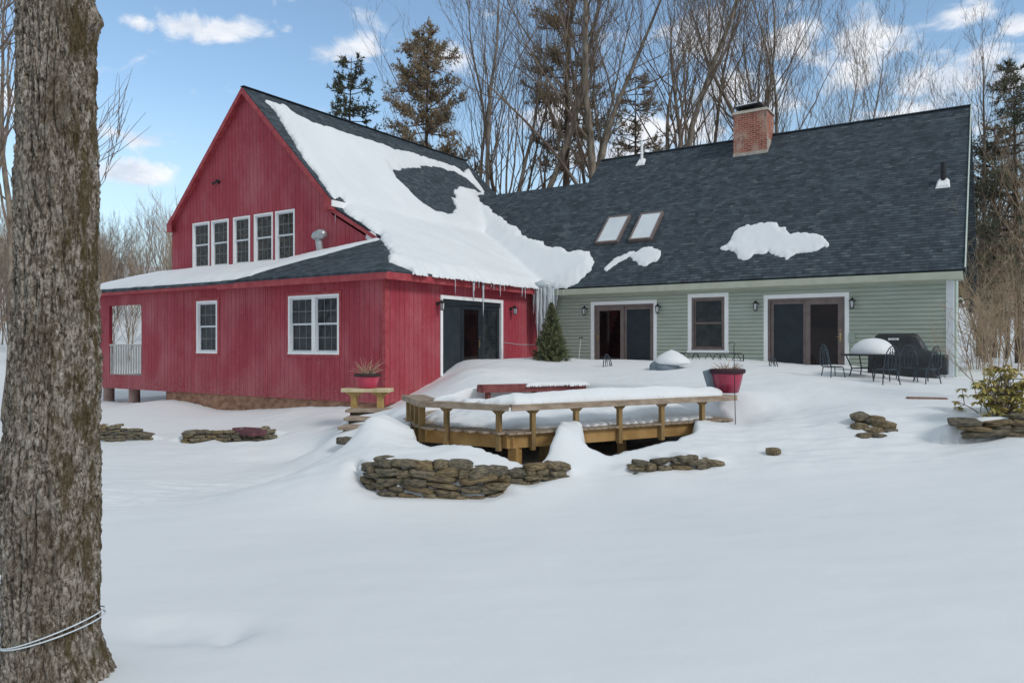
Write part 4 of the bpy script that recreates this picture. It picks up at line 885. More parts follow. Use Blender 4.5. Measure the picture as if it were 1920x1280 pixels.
# ---------------- steps and side bench with pot
st=gthing('wooden_steps','grey wooden steps descending between the red corner and the snow bank','steps',P(690,790,17.5))
for (px0,px1,y,D,z) in [(648,760,768,19.3,None),(645,742,783,18.2,None),(634,700,800,17.3,None)]:
    a=P(px0,y,D);b=P(px1,y,D); dd=Vector((UX,VX,0)); c=(a+b)/2; f=Vector((UY,VY,0))
    mb=MB(); mb.obox(c+f*.25+Vector((0,0,-.03)),dd,f,(0,0,1),(b-a).length/2,.32,.035); mb.build('tread',M['woodold'],st,bevel=.008)
    mb=MB(); mb.obox(c+f*.25+Vector((0,0,-.12)),dd,f,(0,0,1),(b-a).length/2-.1,.2,.055); mb.build('riser',M['dirt'],st)
c=P(689,731,20.0); zt=c.z
be=gthing('side_table','pale yellow topped plank table holding the pink pot by the red corner','table',(c.x,c.y,-1.65))
dd=Vector((UX,VX,0)).normalized(); dd=(Matrix.Rotation(-.12,3,'Z')@dd); ff=Vector((-dd.y,dd.x,0))
mb=MB(); mb.obox(c,dd,ff,(0,0,1),.64,.24,.05); mb.build('tabletop',M['benchtop'],be,bevel=.015)
for s in (-1,1):
    q=c+dd*s*.35; mb=MB(); mb.obox((q.x,q.y,zt-.27),dd,ff,(0,0,1),.07,.1,.22); 
    vs=[]
    for t in (-.08,.08):
        for a_,z_ in ((-.26,-.05),(.26,-.05),(.07,-.17),(-.07,-.17)): pt=q+dd*a_+ff*t; vs.append((pt.x,pt.y,zt+z_))
    mb.add(vs,[(0,1,2,3),(7,6,5,4),(0,4,5,1),(1,5,6,2),(2,6,7,3),(3,7,4,0)]); mb.build('leg',M['benchleg'],be,bevel=.01)
def pot(name,label,c,r,h,mat,rim,stems,seed,hs):
    rr=random.Random(seed); t=gthing(name,label,'plant pot',c)
    mb=MB(); mb.lathe([(r*.62,0),(r*.70,.02),(r*.86,h*.45),(r*.97,h*.8),(r*1.0,h),(r*.9,h),(r*.88,h*.86)],c,28); mb.build('pot',mat,t,smooth=True)
    mb=MB(); mb.lathe([(r*1.0,h*.80),(r*1.10,h*.84),(r*1.12,h*.98),(r*1.02,h*1.0),(r*.9,h)],c,28); mb.build('rim',rim,t,smooth=True)
    mb=MB(); mb.lathe([(r*.9,h*.84),(r*.6,h*.95),(.01,h*.98)],c,20); mb.build('soil',M['soil'],t)
    mb=MB()
    for i in range(stems):
        a=rr.uniform(0,6.28); q=Vector(c)+Vector((math.cos(a)*r*.5*rr.random(),math.sin(a)*r*.5*rr.random(),h*.9)); d=Vector((math.cos(a)*rr.uniform(.1,1.1),math.sin(a)*rr.uniform(.1,1.1),1)).normalized(); L=rr.uniform(.3,1)*hs; pts=[q]
        for k in range(4): d=(d+Vector((rr.uniform(-.3,.3),rr.uniform(-.3,.3),-.18))).normalized(); pts.append(pts[-1]+d*L/4)
        mb.tube(pts,[.008,.007,.006,.005,.003],4)
    mb.build('dead_stems',M['dead'],t)
    return t
pot('flower_pot','pink pot with dead stems standing on the yellow side table',(c.x,c.y,zt+.05),.32,.38,M['pink'],simple('dark_rim',(.03,.02,.02),(.06,.04,.04)),60,3,.55)
c=P(1364,736,16.0); pot('flower_pot','large crimson glazed pot with dark rim at the right end of the deck bench',c,.33,.5,M['pot'],simple('pot_rim_purple',(.035,.015,.022),(.06,.025,.035)),40,5,.3)
mb=MB(); q=c+Vector((UX,VX,0))*-.3+Vector((UY,VY,0))*.15; mb.obox(q+Vector((0,0,.24)),(UX,VX,.3),(UY,VY,0),(-.3*UX,-.3*VX,1),.1,.12,.24); o=mb.build('slate_slab',M['tarp'],bevel=.02); tag(o,'dark grey slab leaning behind the crimson pot','slab')
a=P(1376,650,15.35);b=P(1379,800,15.35); mb=MB(); mb.tube([b,(a+b)/2,a],.008,6); mb.tube([a,a+Vector((.02,0,.06)),a+Vector((-.03,-.02,.1)),a+Vector((-.1,-.05,.06))],.006,6); o=mb.build('garden_stake',M['black'],smooth=True); tag(o,'thin rusty garden stake in front of the crimson pot','stake')
# timber edging
a=P(1700,750,16.2);b=P(1776,752,16.0); mb=MB(); mb.bar(a,b,.16,.15); o=mb.build('landscape_timber',simple('brown_timber',(.20,.11,.08),(.32,.2,.15)),bevel=.02); tag(o,'brown landscape timber end showing through the patio snow','timber')
# ---------------- patio furniture
def ctr(px,py,D): return P(px,py,D)
def chair(loc,rz,label,mat=None,sink=0):
    mat=mat or M['blueiron']; t=thing('patio_chair',label,'chair',loc,'wrought iron patio chairs',rz)
    mb=MB(); 
    ring=[(.21*math.cos(a),.21*math.sin(a),.44) for a in [i*math.pi/8 for i in range(17)]]; mb.tube(ring,.016,6)
    for k in range(-3,4): x=k*.055; y=math.sqrt(max(.0,.205**2-x*x)); mb.tube([(x,-y,.44),(x,y,.44)],.006,4); 
    for k in range(-3,4): x=k*.055; y=math.sqrt(max(.0,.205**2-x*x)); mb.tube([(-y,x,.437),(y,x,.437)],.006,4)
    mb.build('seat',mat,t)
    mb=MB(); arc=[(.2*math.cos(a),.19+.05*math.sin(a)+.03,.5+.5*math.sin(a)) for a in [i*math.pi/12 for i in range(13)]]; mb.tube([(.2,.15,.44)]+arc+[(-.2,.15,.44)],.015,6)
    arc=[(.12*math.cos(a),.2+.04*math.sin(a),.5+.36*math.sin(a)) for a in [i*math.pi/10 for i in range(11)]]; mb.tube(arc,.011,5)
    for x in (-.07,0,.07): mb.tube([(x,.2,.46),(x*1.3,.24,.75),(x*.6,.26,.95)],.009,5)
    mb.build('backrest',mat,t)
    for x,y in ((-.17,-.16),(.17,-.16),(-.17,.16),(.17,.16)):
        mb=MB(); mb.tube([(x,y,.44),(x*1.2,y*1.2,.2),(x*1.35,y*1.4,0)],.014,6); mb.build('leg',mat,t)
    return t
def face(px): return 0
B=M['blueiron']
cq=P(1562,702,19.2); chair((cq.x,cq.y,-.98),R(34)+R(100),'blue grey iron chair standing left of the snow topped table')
cq=P(1738,706,18.5); chair((cq.x,cq.y,-1.02),R(34)-R(80),'iron chair right of the table in front of the grill cover')
cq=P(1662,706,18.3); chair((cq.x,cq.y,-1.02),R(34)+R(185),'iron chair with its back to the viewer in front of the table')
cq=P(1700,706,18.9); chair((cq.x,cq.y,-1.0),R(34)+R(160),'iron chair partly hidden behind the front chair at the table')
cq=P(1150,690,23.2); o=chair((cq.x,cq.y,-1.28),R(34)+R(40),'blue iron chair buried to its backrest by the left glass doors')
cq=P(1446,690,21.6); o=chair((cq.x,cq.y,-1.35),R(34)+R(-70),'tilted iron chair sunk in snow left of the second glass doors'); o.rotation_euler=(.3,.1,R(-36))
tb=P(1625,700,19.3); t=gthing('patio_table','dark iron patio table carrying a tall dome of snow','table',(tb.x,tb.y,-1.05))
zt=(HY-664)/F*19.3
mb=MB(); mb.lathe([(.60,zt-.035),(.62,zt-.02),(.62,zt),(.60,zt+.01)],(tb.x,tb.y,0),36); mb.build('tabletop',M['black'],t)
for k in range(4):
    a=k*math.pi/2+.5; mb=MB(); cx_,cy_=tb.x+.5*math.cos(a),tb.y+.5*math.sin(a); mb.tube([(cx_,cy_,zt-.03),(tb.x+.36*math.cos(a),tb.y+.36*math.sin(a),zt-.35),(tb.x+.5*math.cos(a),tb.y+.5*math.sin(a),-1.05)],.016,6); mb.build('leg',M['black'],t)
mb=MB(); mb.tube([(tb.x+.37*math.cos(a),tb.y+.37*math.sin(a),zt-.35) for a in [i*math.pi/8 for i in range(17)]],.01,5); mb.build('stretcher',M['black'],t)
bm=bmesh.new(); bmesh.ops.create_icosphere(bm,subdivisions=4,radius=1)
for v in bm.verts:
    c_=v.co; k=1+.06*float(fbm(np.array(c_.x*1.5),np.array(c_.y*1.5),c_.z,2)); v.co=Vector((c_.x*.50*k,c_.y*.50*k,max(c_.z,-.15)*.38*k+.03))
me=bpy.data.meshes.new('table_snow'); bm.to_mesh(me); bm.free(); me.materials.append(M['snow']); me.polygons.foreach_set('use_smooth',[True]*len(me.polygons)); o=link('table_snow',me); q=P(1636,664,19.3); o.location=(q.x,q.y,zt+.0); tag(o,'rounded dome of snow on top of the iron patio table','snow')
# grill with cover
gc=P(1692,704,20.2); gt=gthing('covered_grill','large gas grill under a black vinyl cover with a small pale tag','grill',(gc.x,gc.y,-1.1))
def loft(mb,rings):
    n=len(rings[0]); vs=[v for r in rings for v in r]; fs=[]
    for i in range(len(rings)-1):
        for k in range(n): k2=(k+1)%n; fs.append((i*n+k,i*n+k2,(i+1)*n+k2,(i+1)*n+k))
    fs.append(tuple((len(rings)-1)*n+k for k in range(n))); fs.append(tuple(range(n))[::-1]); mb.add(vs,fs)
def rrect(cx_,cy_,hx,hy,z,r,wob=0,n=6):
    out=[]
    for (sx,sy,a0) in ((1,1,0),(-1,1,90),(-1,-1,180),(1,-1,270)):
        for i in range(n):
            a=R(a0+90*i/(n-1)); w_=1+wob*math.sin(len(out)*1.9+z*9); out.append((cx_+(sx*(hx-r)+r*math.cos(a))*w_,cy_+(sy*(hy-r)+r*math.sin(a))*w_,z))
    return out
mb=MB(); rg=[]
for z_,hx,hy,dx,wb in ((-1.1,.78,.33,0,.02),(-.75,.80,.34,0,.03),(-.35,.78,.33,0,.03),(-.17,.78,.33,0,.012),(-.12,.66,.31,-.08,.01),(.05,.60,.30,-.10,.008),(.26,.50,.24,-.12,.006),(.31,.42,.18,-.12,0)): rg.append(rrect(gc.x+dx,gc.y,hx,hy,z_,.09,wb))
loft(mb,rg); mb.build('cover',M['cover'],gt,smooth=True,bevel=0)
mb=MB(); loft(mb,[rrect(gc.x+.82,gc.y-.03,.24,.27,z_,.1,w_) for z_,w_ in ((-.75,.03),(-.45,.02),(-.3,.01),(-.24,0))]); mb.build('side_shelf_cover',M['cover'],gt,smooth=True)
mb=MB()
for k,(x0,x1) in enumerate(((-.30,-.26),(-.25,-.22),(-.21,-.17),(-.155,-.125),(-.11,-.05))): mb.obox((gc.x+(x0+x1)/2+.1-.1,gc.y-.297,.16),(1,0,0),(0,1,.25),(0,-.25,1),(x1-x0)/2,.004,.026)
mb.build('cover_tag',M['white'],gt)
q=P(1762,700,19.6); mb=MB(); mb.lathe([(.07,0),(.08,.02),(.08,.15),(.03,.2),(.03,.24)],(q.x,q.y,-.95),14); o=mb.build('plastic_jug',M['white'],smooth=True); tag(o,'small white jug standing beside the grill leg','jug')
# garden settee in front of window
t=gthing('garden_settee','black iron garden bench with only its ornate back above the snow','bench',P(1330,672,23.6)); L0=onv(1268,HB-1.0);L1=onv(1394,HB-1.0); y=HB-1.0; zb=-.55; zt=-.25
mb=MB(); mb.tube([(L0,y,zb-.3),(L0,y,zt-.05),(L0+.08,y,zt),(L1-.08,y,zt),(L1,y,zt-.05),(L1,y,zb-.3)],.016,6); mb.tube([(L0,y,zb+.08),(L1,y,zb+.08)],.012,6)
for k in range(10):
    x=L0+(L1-L0)*(k+.5)/10; s=(-1)**k; mb.tube([(x-s*.09,y,zb-.1),(x,y,(zb+zt)/2),(x+s*.09,y,zt)],.011,5)
for f in (.3,.62): x=L0+(L1-L0)*f; mb.tube([(x-.16,y,zb-.05),(x-.08,y,zt-.05),(x,y,zt-.01),(x+.08,y,zt-.05),(x+.16,y,zb-.05)],.012,5)
mb.build('backrest',M['black'],t); mb=MB(); mb.box(L0,L1,y-.45,y,zb-.42,zb-.39); mb.build('seat',M['black'],t)
for x in (L0,L1): mb=MB(); mb.tube([(x,y,zb-.3),(x,y-.1,zb-.2),(x,y-.45,zb-.22),(x,y-.45,-1.4)],.014,5); mb.build('leg',M['black'],t)
# tarp covered lump with snow cap
c=P(1246,688,21.6); bm=bmesh.new(); bmesh.ops.create_icosphere(bm,subdivisions=4,radius=1)
for v in bm.verts: c_=v.co; k=1+.12*float(fbm(np.array(c_.x*2),np.array(c_.y*2),c_.z*2,3)); v.co=Vector((c_.x*.42*k,c_.y*.40*k,c_.z*.25*k))
me=bpy.data.meshes.new('covered_mound'); bm.to_mesh(me); bm.free(); me.materials.append(M['tarp']); me.polygons.foreach_set('use_smooth',[True]*len(me.polygons)); o=link('tarp_mound',me); o.location=(c.x,c.y,c.z-.02); tag(o,'grey tarp covered lump half buried in the patio snow','tarp')
bm=bmesh.new(); bmesh.ops.create_icosphere(bm,subdivisions=4,radius=1)
for v in bm.verts: c_=v.co; k=1+.08*float(fbm(np.array(c_.x*2+5),np.array(c_.y*2),c_.z*2,3)); hh=math.hypot(c_.x,c_.y); v.co=Vector((c_.x*.52*k,c_.y*.50*k,(c_.z if c_.z>0 else c_.z*.3)*.30*(1.25-.5*hh)))
me=bpy.data.meshes.new('snow_cap'); bm.to_mesh(me); bm.free(); me.materials.append(M['snow']); me.polygons.foreach_set('use_smooth',[True]*len(me.polygons)); o=link('snow_mound',me); o.location=(c.x+.16,c.y+.12,c.z+.12); tag(o,'pointed white snow cap on the grey tarp lump','snow')
# shovel
a=P(1084,672,26.8);b=P(1089,634,26.95); mb=MB(); t=gthing('snow_shovel','grey handled shovel leaning on the green clapboards beside the fir','shovel',a); mb.tube([a-Vector((0,0,.3)),b],.014,8); mb.build('shaft',simple('shaft_grey',(.45,.47,.48),(.55,.56,.57)),t); mb=MB(); mb.bar(b+Vector((-.07,0,.02)),b+Vector((.09,0,.02)),.03,.035); mb.build('grip',M['black'],t)
# string along red wall
a=(.02,onu(943,0),.1);b=(.02,onu(1002,0),.02); mb=MB(); mb.tube([a,((a[0]),(a[1]+b[1])/2,.02),b],.008,5); o=mb.build('string',M['rope']); tag(o,'pale string stretched low across the red wall beside the doors','string')

# ---------------- trees
def rvec(rr,d,ang):
    a=d.orthogonal().normalized(); b=d.cross(a); t=rr.uniform(0,6.283); return (d*math.cos(ang)+(a*math.cos(t)+b*math.sin(t))*math.sin(ang)).normalized()
def bare_tree(seed,h=22,r0=.28,n1=14,up=.5,ang=(25,45),first=.3,fork=None,lv=4,kids=(4,4,3),crook=.06,l1=(.28,.5)):
    rr=random.Random(seed); T=MB();C=MB()
    def grow(p,d,L,r,lev,seg,tip):
        pts=[p.copy()];rad=[r];st=L/seg
        for i in range(seg):
            d=(d+Vector((rr.gauss(0,crook),rr.gauss(0,crook),rr.gauss(0,crook)+up*.12*(lev>0)))*(1+lev*.5)).normalized(); p=p+d*st; pts.append(p.copy()); rad.append(r*(1-(1-tip)*((i+1)/seg)))
        return pts,rad,d
    def sub(pts,rad,lev,L):
        if lev>lv: return
        n=kids[min(lev-2,len(kids)-1)]; seg=len(pts)-1
        for i in range(n):
            f=rr.uniform(.22,1.0) if i<n-1 else 1.0; k=min(int(f*seg),seg-1); q=pts[k].lerp(pts[k+1],f*seg-k); d=(pts[k+1]-pts[k]).normalized()
            dd=rvec(rr,d,R(rr.uniform(18,42))); dd=(dd+Vector((0,0,up*.35))).normalized(); l=L*rr.uniform(.35,.62); r=max(rad[k]*rr.uniform(.45,.7),.0085)
            sg=(6,4,3,2)[min(lev-1,3)]; p2,r2,_=grow(q,dd,l,r,lev,sg,.35); C.tube(p2,r2,4 if lev<3 else 3,cap=False); sub(p2,r2,lev+1,l)
    stems=[]
    pts,rad,d=grow(Vector((0,0,-.4)),Vector((rr.gauss(0,.03),rr.gauss(0,.03),1)).normalized(),h,r0,0,16,.12); T.tube(pts,rad,9,cap=False); stems.append((pts,rad,first,n1,h))
    if fork:
        for (f0,an,lf) in fork:
            k=int(f0*16); dd=rvec(rr,Vector((0,0,1)),R(an)); p2,r2,_=grow(pts[k],dd,h*lf,rad[k]*.8,0.5,10,.12); T.tube(p2,r2,8,cap=False); stems.append((p2,r2,.12,int(n1*.7),h*lf))
    for pts,rad,f0,n,H in stems:
        seg=len(pts)-1
        for i in range(n):
            f=f0+(1-f0)*(i+rr.random())/n; f=min(f,.99); k=min(int(f*seg),seg-1); q=pts[k].lerp(pts[k+1],f*seg-k); d=(pts[k+1]-pts[k]).normalized()
            dd=rvec(rr,d,R(rr.uniform(*ang))); L=h*rr.uniform(*l1)*(1-.72*f)+.5; r=max(rad[k]*rr.uniform(.28,.5),.02)
            p2,r2,_=grow(q,dd,L,r,1,8,.25); C.tube(p2,r2,5,cap=False); sub(p2,r2,2,L)
    return T,C
def mk_tree(name,label,cat,T,C,loc,mt,mc,group=None,rz=0,sc=1):
    t=thing(name,label,cat,loc,group,rz); t.scale=(sc,)*3
    T.build('trunk',mt,t,smooth=True); C.build('crown',mc,t,smooth=False); return t
def tree_loc(px,D,dz=0):
    q=P(px,HY,D); return (q.x,q.y,gw(q.x,q.y)+dz)
PR=[]
specs=[(101,25,.27,22,.5,(18,34),.28,[(.1,9,.8),(.2,10,.62)]),(102,24,.2,14,.5,(22,42),.35,None),(103,26,.33,15,.4,(25,48),.32,[(.42,12,.5)]),(104,22,.16,14,.55,(18,36),.3,None),(105,25,.25,17,.45,(22,45),.3,[(.3,13,.55),(.36,11,.55)]),(106,20,.15,16,.6,(20,40),.22,[(.2,16,.7)])]
for s in specs: PR.append(bare_tree(s[0],s[1],s[2],s[3],s[4],s[5],s[6],s[7]))
hero=[ # px,D,proto,rot,scale,label
 (938,44,0,.3,1.05,'many stemmed bare tree rising behind the valley between the two roofs'),
 (908,47,3,1.1,.98,'slender bare tree left of the many stemmed one behind the valley'),
 (974,46,1,2.0,1.0,'straight thin bare tree just right of the many stemmed tree'),
 (1024,45,3,.5,1.0,'slim bare tree standing over the low green ridge'),
 (1112,43,2,1.2,1.08,'thick forked tree above the step in the green roof'),
 (1150,50,1,3.0,1.0,'bare tree immediately right of the thick forked tree'),
 (1205,47,3,4.1,1.1,'bare tree behind the white vent pipe'),
 (1243,44,4,.2,1.12,'large pale barked tree midway between vent pipe and chimney'),
 (1275,49,1,5.0,1.05,'bare tree right of the large pale barked tree'),
 (1340,48,5,2.2,1.1,'multi branched bare tree left of the chimney'),
 (1395,45,3,1.7,1.1,'bare tree directly behind the chimney cap'),
 (1462,43,4,3.3,1.05,'strong dark tree rising right of the chimney'),
 (1486,47,1,2.7,.95,'leaning bare tree behind the ridge right of the chimney'),
 (1556,44,5,1.0,1.0,'crooked bare tree above the middle of the long ridge'),
 (1600,52,1,.1,.8,'smaller bare tree right of the crooked one'),
 (1632,50,3,2.5,.80,'short bushy bare tree above the right half of the ridge'),
 (1672,54,5,3.9,.80,'low twiggy tree peeking over the ridge near its right third'),
 (1722,50,3,5.3,.70,'smallest bare treetop showing above the long ridge'),
 (1849,38,0,4.4,.60,'narrow bare tree with upswept top right of the roof end'),
 (1885,42,5,.9,.62,'bare tree in the woods right of the narrow upswept one'),
 (690,50,3,.9,.72,'thin bare tree between the two pines behind the red ridge'),
 (735,49,5,2.9,.62,'wispy bare tree left of the big brown pine'),
 (868,50,1,4.8,.92,'bare tree right of the big brown pine'),
]
first={}
for px,D,k,rz,sc,lab in hero:
    loc=tree_loc(px,D,-.2)
    if k not in first:
        T,C=PR[k]; first[k]=mk_tree('bare_tree',lab,'tree',T,C,loc,M['treebark'],M['twig'],'bare trees behind the house',rz,sc)
    else: dup(first[k],loc,rz,sc,lab,'bare trees behind the house')
# understory and forest
rr=random.Random(77)
SMALL=[bare_tree(201,10,.08,14,.5,(20,45),.2,None,3,(5,5)),bare_tree(202,12,.10,16,.5,(20,45),.25,None,3,(6,5)),bare_tree(203,9,.07,14,.6,(18,40),.15,[(.1,15,.8)],3,(5,5))]
sf={}
def small(k,loc,rz,sc,lab,grp,mat=None):
    key=(k,mat)
    if key not in sf: T,C=SMALL[k]; sf[key]=mk_tree('young_tree',lab,'tree',T,C,loc,M['treebark'] if mat is None else M[mat],M['twig'] if mat is None else M[mat],grp,rz,sc)
    else: dup(sf[key],loc,rz,sc,lab,grp)
for i in range(135):    # wooded hillside on the left
    D=rr.uniform(44,95); px=rr.uniform(-60,420)
    small(rr.randrange(3),tree_loc(px,D,-.2),rr.uniform(0,6),rr.uniform(.5,.85),'bare brown tree in the dense wood on the left hillside','trees on the left hillside',rr.choice([None,'twigtan']))
for i in range(15):
    px=rr.uniform(650,1540); D=rr.uniform(46,66)
    small(rr.randrange(3),tree_loc(px,D,-.2),rr.uniform(0,6),rr.uniform(.8,1.35),'slim bare tree in the thin wood behind the house','young trees behind the house')
for i in range(38):
    px=rr.uniform(1812,2040); D=rr.uniform(30,80)
    small(rr.randrange(3),tree_loc(px,D,-.2),rr.uniform(0,6),rr.uniform(.6,1.15),'bare tan tree in the tangled wood right of the house','trees right of the house',rr.choice([None,'twigtan','twigtan']))
for px,D,k in ((10,24,1),(-30,22,0)): small(k,tree_loc(px,D,-.2),1.0+px,1.5,'bare tree %s the big trunk at the left edge'%('half hidden behind' if px>0 else 'just beyond the frame behind'),'trees at the left edge')
def pine(seed,h,w,bare=.3,dens=1.0,tuft=.24,shape=.8,upc=.25,wid=.03):
    rr=random.Random(seed);T=MB();C=MB(); lean=Vector((rr.gauss(0,.015),rr.gauss(0,.015),1)); tp=[lean*(h*i/12)+Vector((0,0,-.3)) for i in range(13)]
    T.tube(tp,[max(.02,h*.014*(1-i/12.5)) for i in range(13)],8,cap=False)
    z=h*bare
    while z<h*.985:
        f=(z-h*bare)/(h*(1-bare)); n=rr.randint(3,5)
        Lm=w*(1-f)**shape*(.35+.65*min(1,f*4+.3))
        for k in range(n):
            a=rr.uniform(0,6.283); L=Lm*rr.uniform(.55,1.15)+.25; p=lean*z; d=Vector((math.cos(a),math.sin(a),rr.uniform(-.1,.3))); pts=[p];m=6
            for i in range(m): d=(d.normalized()+Vector((0,0,upc*.3*(i/m)+rr.gauss(0,.05)))).normalized(); pts.append(pts[-1]+d*L/m)
            T.tube(pts,[max(.012,.02+.012*L*(1-i/m)) for i in range(m+1)],4,cap=False)
            ns=int((3+L*4.2)*dens)
            for s in range(ns):
                g_=rr.uniform(.22,1)**.75; k2=min(int(g_*m),m-1); q=pts[k2].lerp(pts[k2+1],g_*m-k2); dd=rvec(rr,(pts[k2+1]-pts[k2]).normalized(),R(rr.uniform(20,65))); dd=(dd+Vector((0,0,.35))).normalized(); l=rr.uniform(.25,.7)*min(1,L*.5+.3)
                for u in range(3):
                    c=q+dd*l*(u+1)/3; 
                    for w_ in range(5):
                        nd=rvec(rr,dd,R(rr.uniform(15,75))); sd2=nd.orthogonal().normalized()*wid; tip=c+nd*tuft*rr.uniform(.7,1.2)
                        C.add([tuple(c-sd2),tuple(c+sd2),tuple(tip)],[(0,1,2)])
        z+=h*(1-bare)/(17+8*h/20)*rr.uniform(.7,1.2)
    return T,C
def mkp(name,lab,px,D,args,mat,rz=0,dz=-.3):
    T,C=pine(**args); return mk_tree(name,lab,'tree',T,C,tree_loc(px,D,dz),M['pinebark'],M[mat],'pines behind the house',rz)
mkp('pine_tree','small dark green pine on its own above the red ridge',641,48,dict(seed=1,h=20.3,w=2.5,bare=.45,dens=.9,shape=.65,upc=.5,tuft=.26,wid=.035),'needledark')
mkp('pine_tree','broad brownish pine behind the middle of the red ridge',790,46,dict(seed=2,h=20.6,w=3.2,bare=.42,dens=2.1,shape=.5,upc=.4,tuft=.26,wid=.026),'needle')
mkp('pine_tree','tallest pine, cut by the top of the photo, above the low green ridge',1058,47,dict(seed=3,h=27,w=3.2,bare=.45,dens=1.2,shape=.5,upc=.3,tuft=.26,wid=.026),'needle')
mkp('pine_tree','small brown pine crown between the forked tree and the vent pipe',1190,50,dict(seed=4,h=19.3,w=2.4,bare=.5,dens=.8,shape=.5,upc=.2,wid=.024),'needle')
mkp('pine_tree','tall pine at the right edge with drooping grey green limbs',1912,36,dict(seed=5,h=14.5,w=3.9,bare=.18,dens=1.5,shape=.8,upc=.1,tuft=.22,wid=.026),'needledark')
mkp('pine_tree','thin ragged pine between the roof end and the right edge pine',1862,44,dict(seed=6,h=14.2,w=2.2,bare=.25,dens=.8,shape=.6,upc=.1),'needle')
# fir in the corner
def fir(seed,h,w):
    rr=random.Random(seed);T=MB();C=MB(); T.tube([(0,0,-.2),(0,0,h*.97)],[.035,.006],7)
    z=.06
    while z<h:
        f=z/h; L=w*(1-f)**.85*(1 if f>.06 else .9)+.03
        for k in range(int(10+8*(1-f))):
            a=rr.uniform(0,6.283); l=L*rr.uniform(.75,1.12); d=Vector((math.cos(a),math.sin(a),rr.uniform(-.05,.35)+.25*f*2)); p=Vector((0,0,z)); m=max(2,int(l/.07)); st=l/m
            prev=p
            for i in range(m):
                d=(d.normalized()+Vector((rr.gauss(0,.08),rr.gauss(0,.08),.06))).normalized(); q=prev+d*st; 
                if i==m//2: T.tube([p,q],[.006,.004],3,cap=False)
                for u in range(7 if i>m*.35 else 2):
                    nd=rvec(rr,d,R(rr.uniform(20,70))); s=nd.orthogonal().normalized()*.009; c=prev.lerp(q,rr.random()); C.add([tuple(c-s),tuple(c+s),tuple(c+nd*rr.uniform(.05,.1))],[(0,1,2)])
                prev=q
        z+=.035
    return T,C
T,C=fir(9,2.2,.72); q=P(1034,684,25.2); mk_tree('fir_tree','young dark green fir in the corner by the frozen ice column','tree',T,C,(q.x,q.y,q.z-.2),M['pinebark'],M['fir'])
# rhododendron
def rhodo(seed):
    rr=random.Random(seed);T=MB();C=MB()
    for i in range(26):
        a=rr.uniform(0,6.283); d=Vector((math.cos(a)*rr.uniform(.2,1.5),math.sin(a)*rr.uniform(.3,1.3),1)).normalized(); p=Vector((math.cos(a)*.05,math.sin(a)*.05,-.25)); L=rr.uniform(.6,1.25); pts=[p]
        for k in range(5): d=(d+Vector((rr.gauss(0,.16),rr.gauss(0,.16),.02))).normalized(); pts.append(pts[-1]+d*L/5)
        T.tube(pts,[.018,.015,.012,.01,.008,.006],5)
        tips=[(pts[-1],d)]
        for k in range(5):
            j=rr.randint(2,4); d2=rvec(rr,d,R(rr.uniform(30,70))); e=pts[j]+d2*rr.uniform(.18,.4); T.tube([pts[j],e],[.008,.005],4); tips.append((e,d2))
        for e,dd in tips:
            for k in range(rr.randint(8,12)):
                a=rr.uniform(0,6.283); out=Vector((math.cos(a),math.sin(a),rr.uniform(-.7,.15))).normalized(); l=rr.uniform(.09,.15); side=out.cross(Vector((0,0,1))).normalized()*l*.2; c=e
                m1=c+out*l*.35;m2=c+out*l*.7+Vector((0,0,-.01)); C.add([tuple(c),tuple(m1+side),tuple(m2+side*.9),tuple(c+out*l+Vector((0,0,-.025))),tuple(m2-side*.9),tuple(m1-side),tuple(m1-Vector((0,0,.006))),tuple(m2-Vector((0,0,.008)))],[(0,6,1),(6,7,2,1),(7,3,2),(0,5,6),(5,4,7,6),(4,3,7)])
    return T,C
T,C=rhodo(4); q=P(1874,772,13.6); t=thing('rhododendron','green and bronze leaved rhododendron bush in the snow at the right edge','shrub',(q.x,q.y,q.z)); T.build('stems',M['twig'],t); C.build('leaves',M['rhodo'],t)
t.scale=(.92,.92,1.0)
# bare shrubs by right corner
def shrub(seed,h,n,spread,r=.012,lv=3):
    rr=random.Random(seed);C=MB()
    def go(p,d,L,r,l):
        pts=[p];rad=[r];m=4
        for k in range(m): d=(d+Vector((rr.gauss(0,.12),rr.gauss(0,.12),.05))).normalized(); pts.append(pts[-1]+d*L/m); rad.append(r*(1-.5*(k+1)/m))
        C.tube(pts,rad,4 if l==0 else 3,cap=False)
        if l<lv:
            for k in range(5 if l<2 else 3): j=rr.randint(1,m); go(pts[j],rvec(rr,d,R(rr.uniform(20,50))),L*rr.uniform(.4,.65),max(r*.55,.0035),l+1)
    for i in range(n):
        a=rr.uniform(0,6.283); s=rr.uniform(.05,1)*spread; go(Vector((math.cos(a)*.15,math.sin(a)*.15,-.3)),Vector((math.cos(a)*s,math.sin(a)*s,1)).normalized(),h*rr.uniform(.6,1),r,0)
    return C
def mksh(lab,px,py,D,args,mat='twigtan'):
    q=P(px,py,D); t=thing('bare_shrub',lab,'shrub',(q.x,q.y,q.z),'bare shrubs near the right corner'); shrub(**args).build('branches',M[mat],t)
mksh('thin tan sapling in front of the white corner board',1848,720,15.8,dict(seed=3,h=1.9,n=5,spread=.55,r=.012,lv=3))
mksh('tangled tan shrub right of the house corner',1868,690,24,dict(seed=5,h=3.6,n=8,spread=.5,r=.016,lv=3))
mksh('tall tangled tan shrub behind the rhododendron',1905,690,26,dict(seed=6,h=3.9,n=8,spread=.5,r=.016,lv=3))
mksh('brown shrub at the far right edge of the woods',1935,680,28,dict(seed=8,h=4.2,n=8,spread=.6,r=.018,lv=3),'twig')
mksh('small twiggy shrub against the house end wall',1832,690,27,dict(seed=9,h=3.2,n=8,spread=.35,r=.016,lv=3))

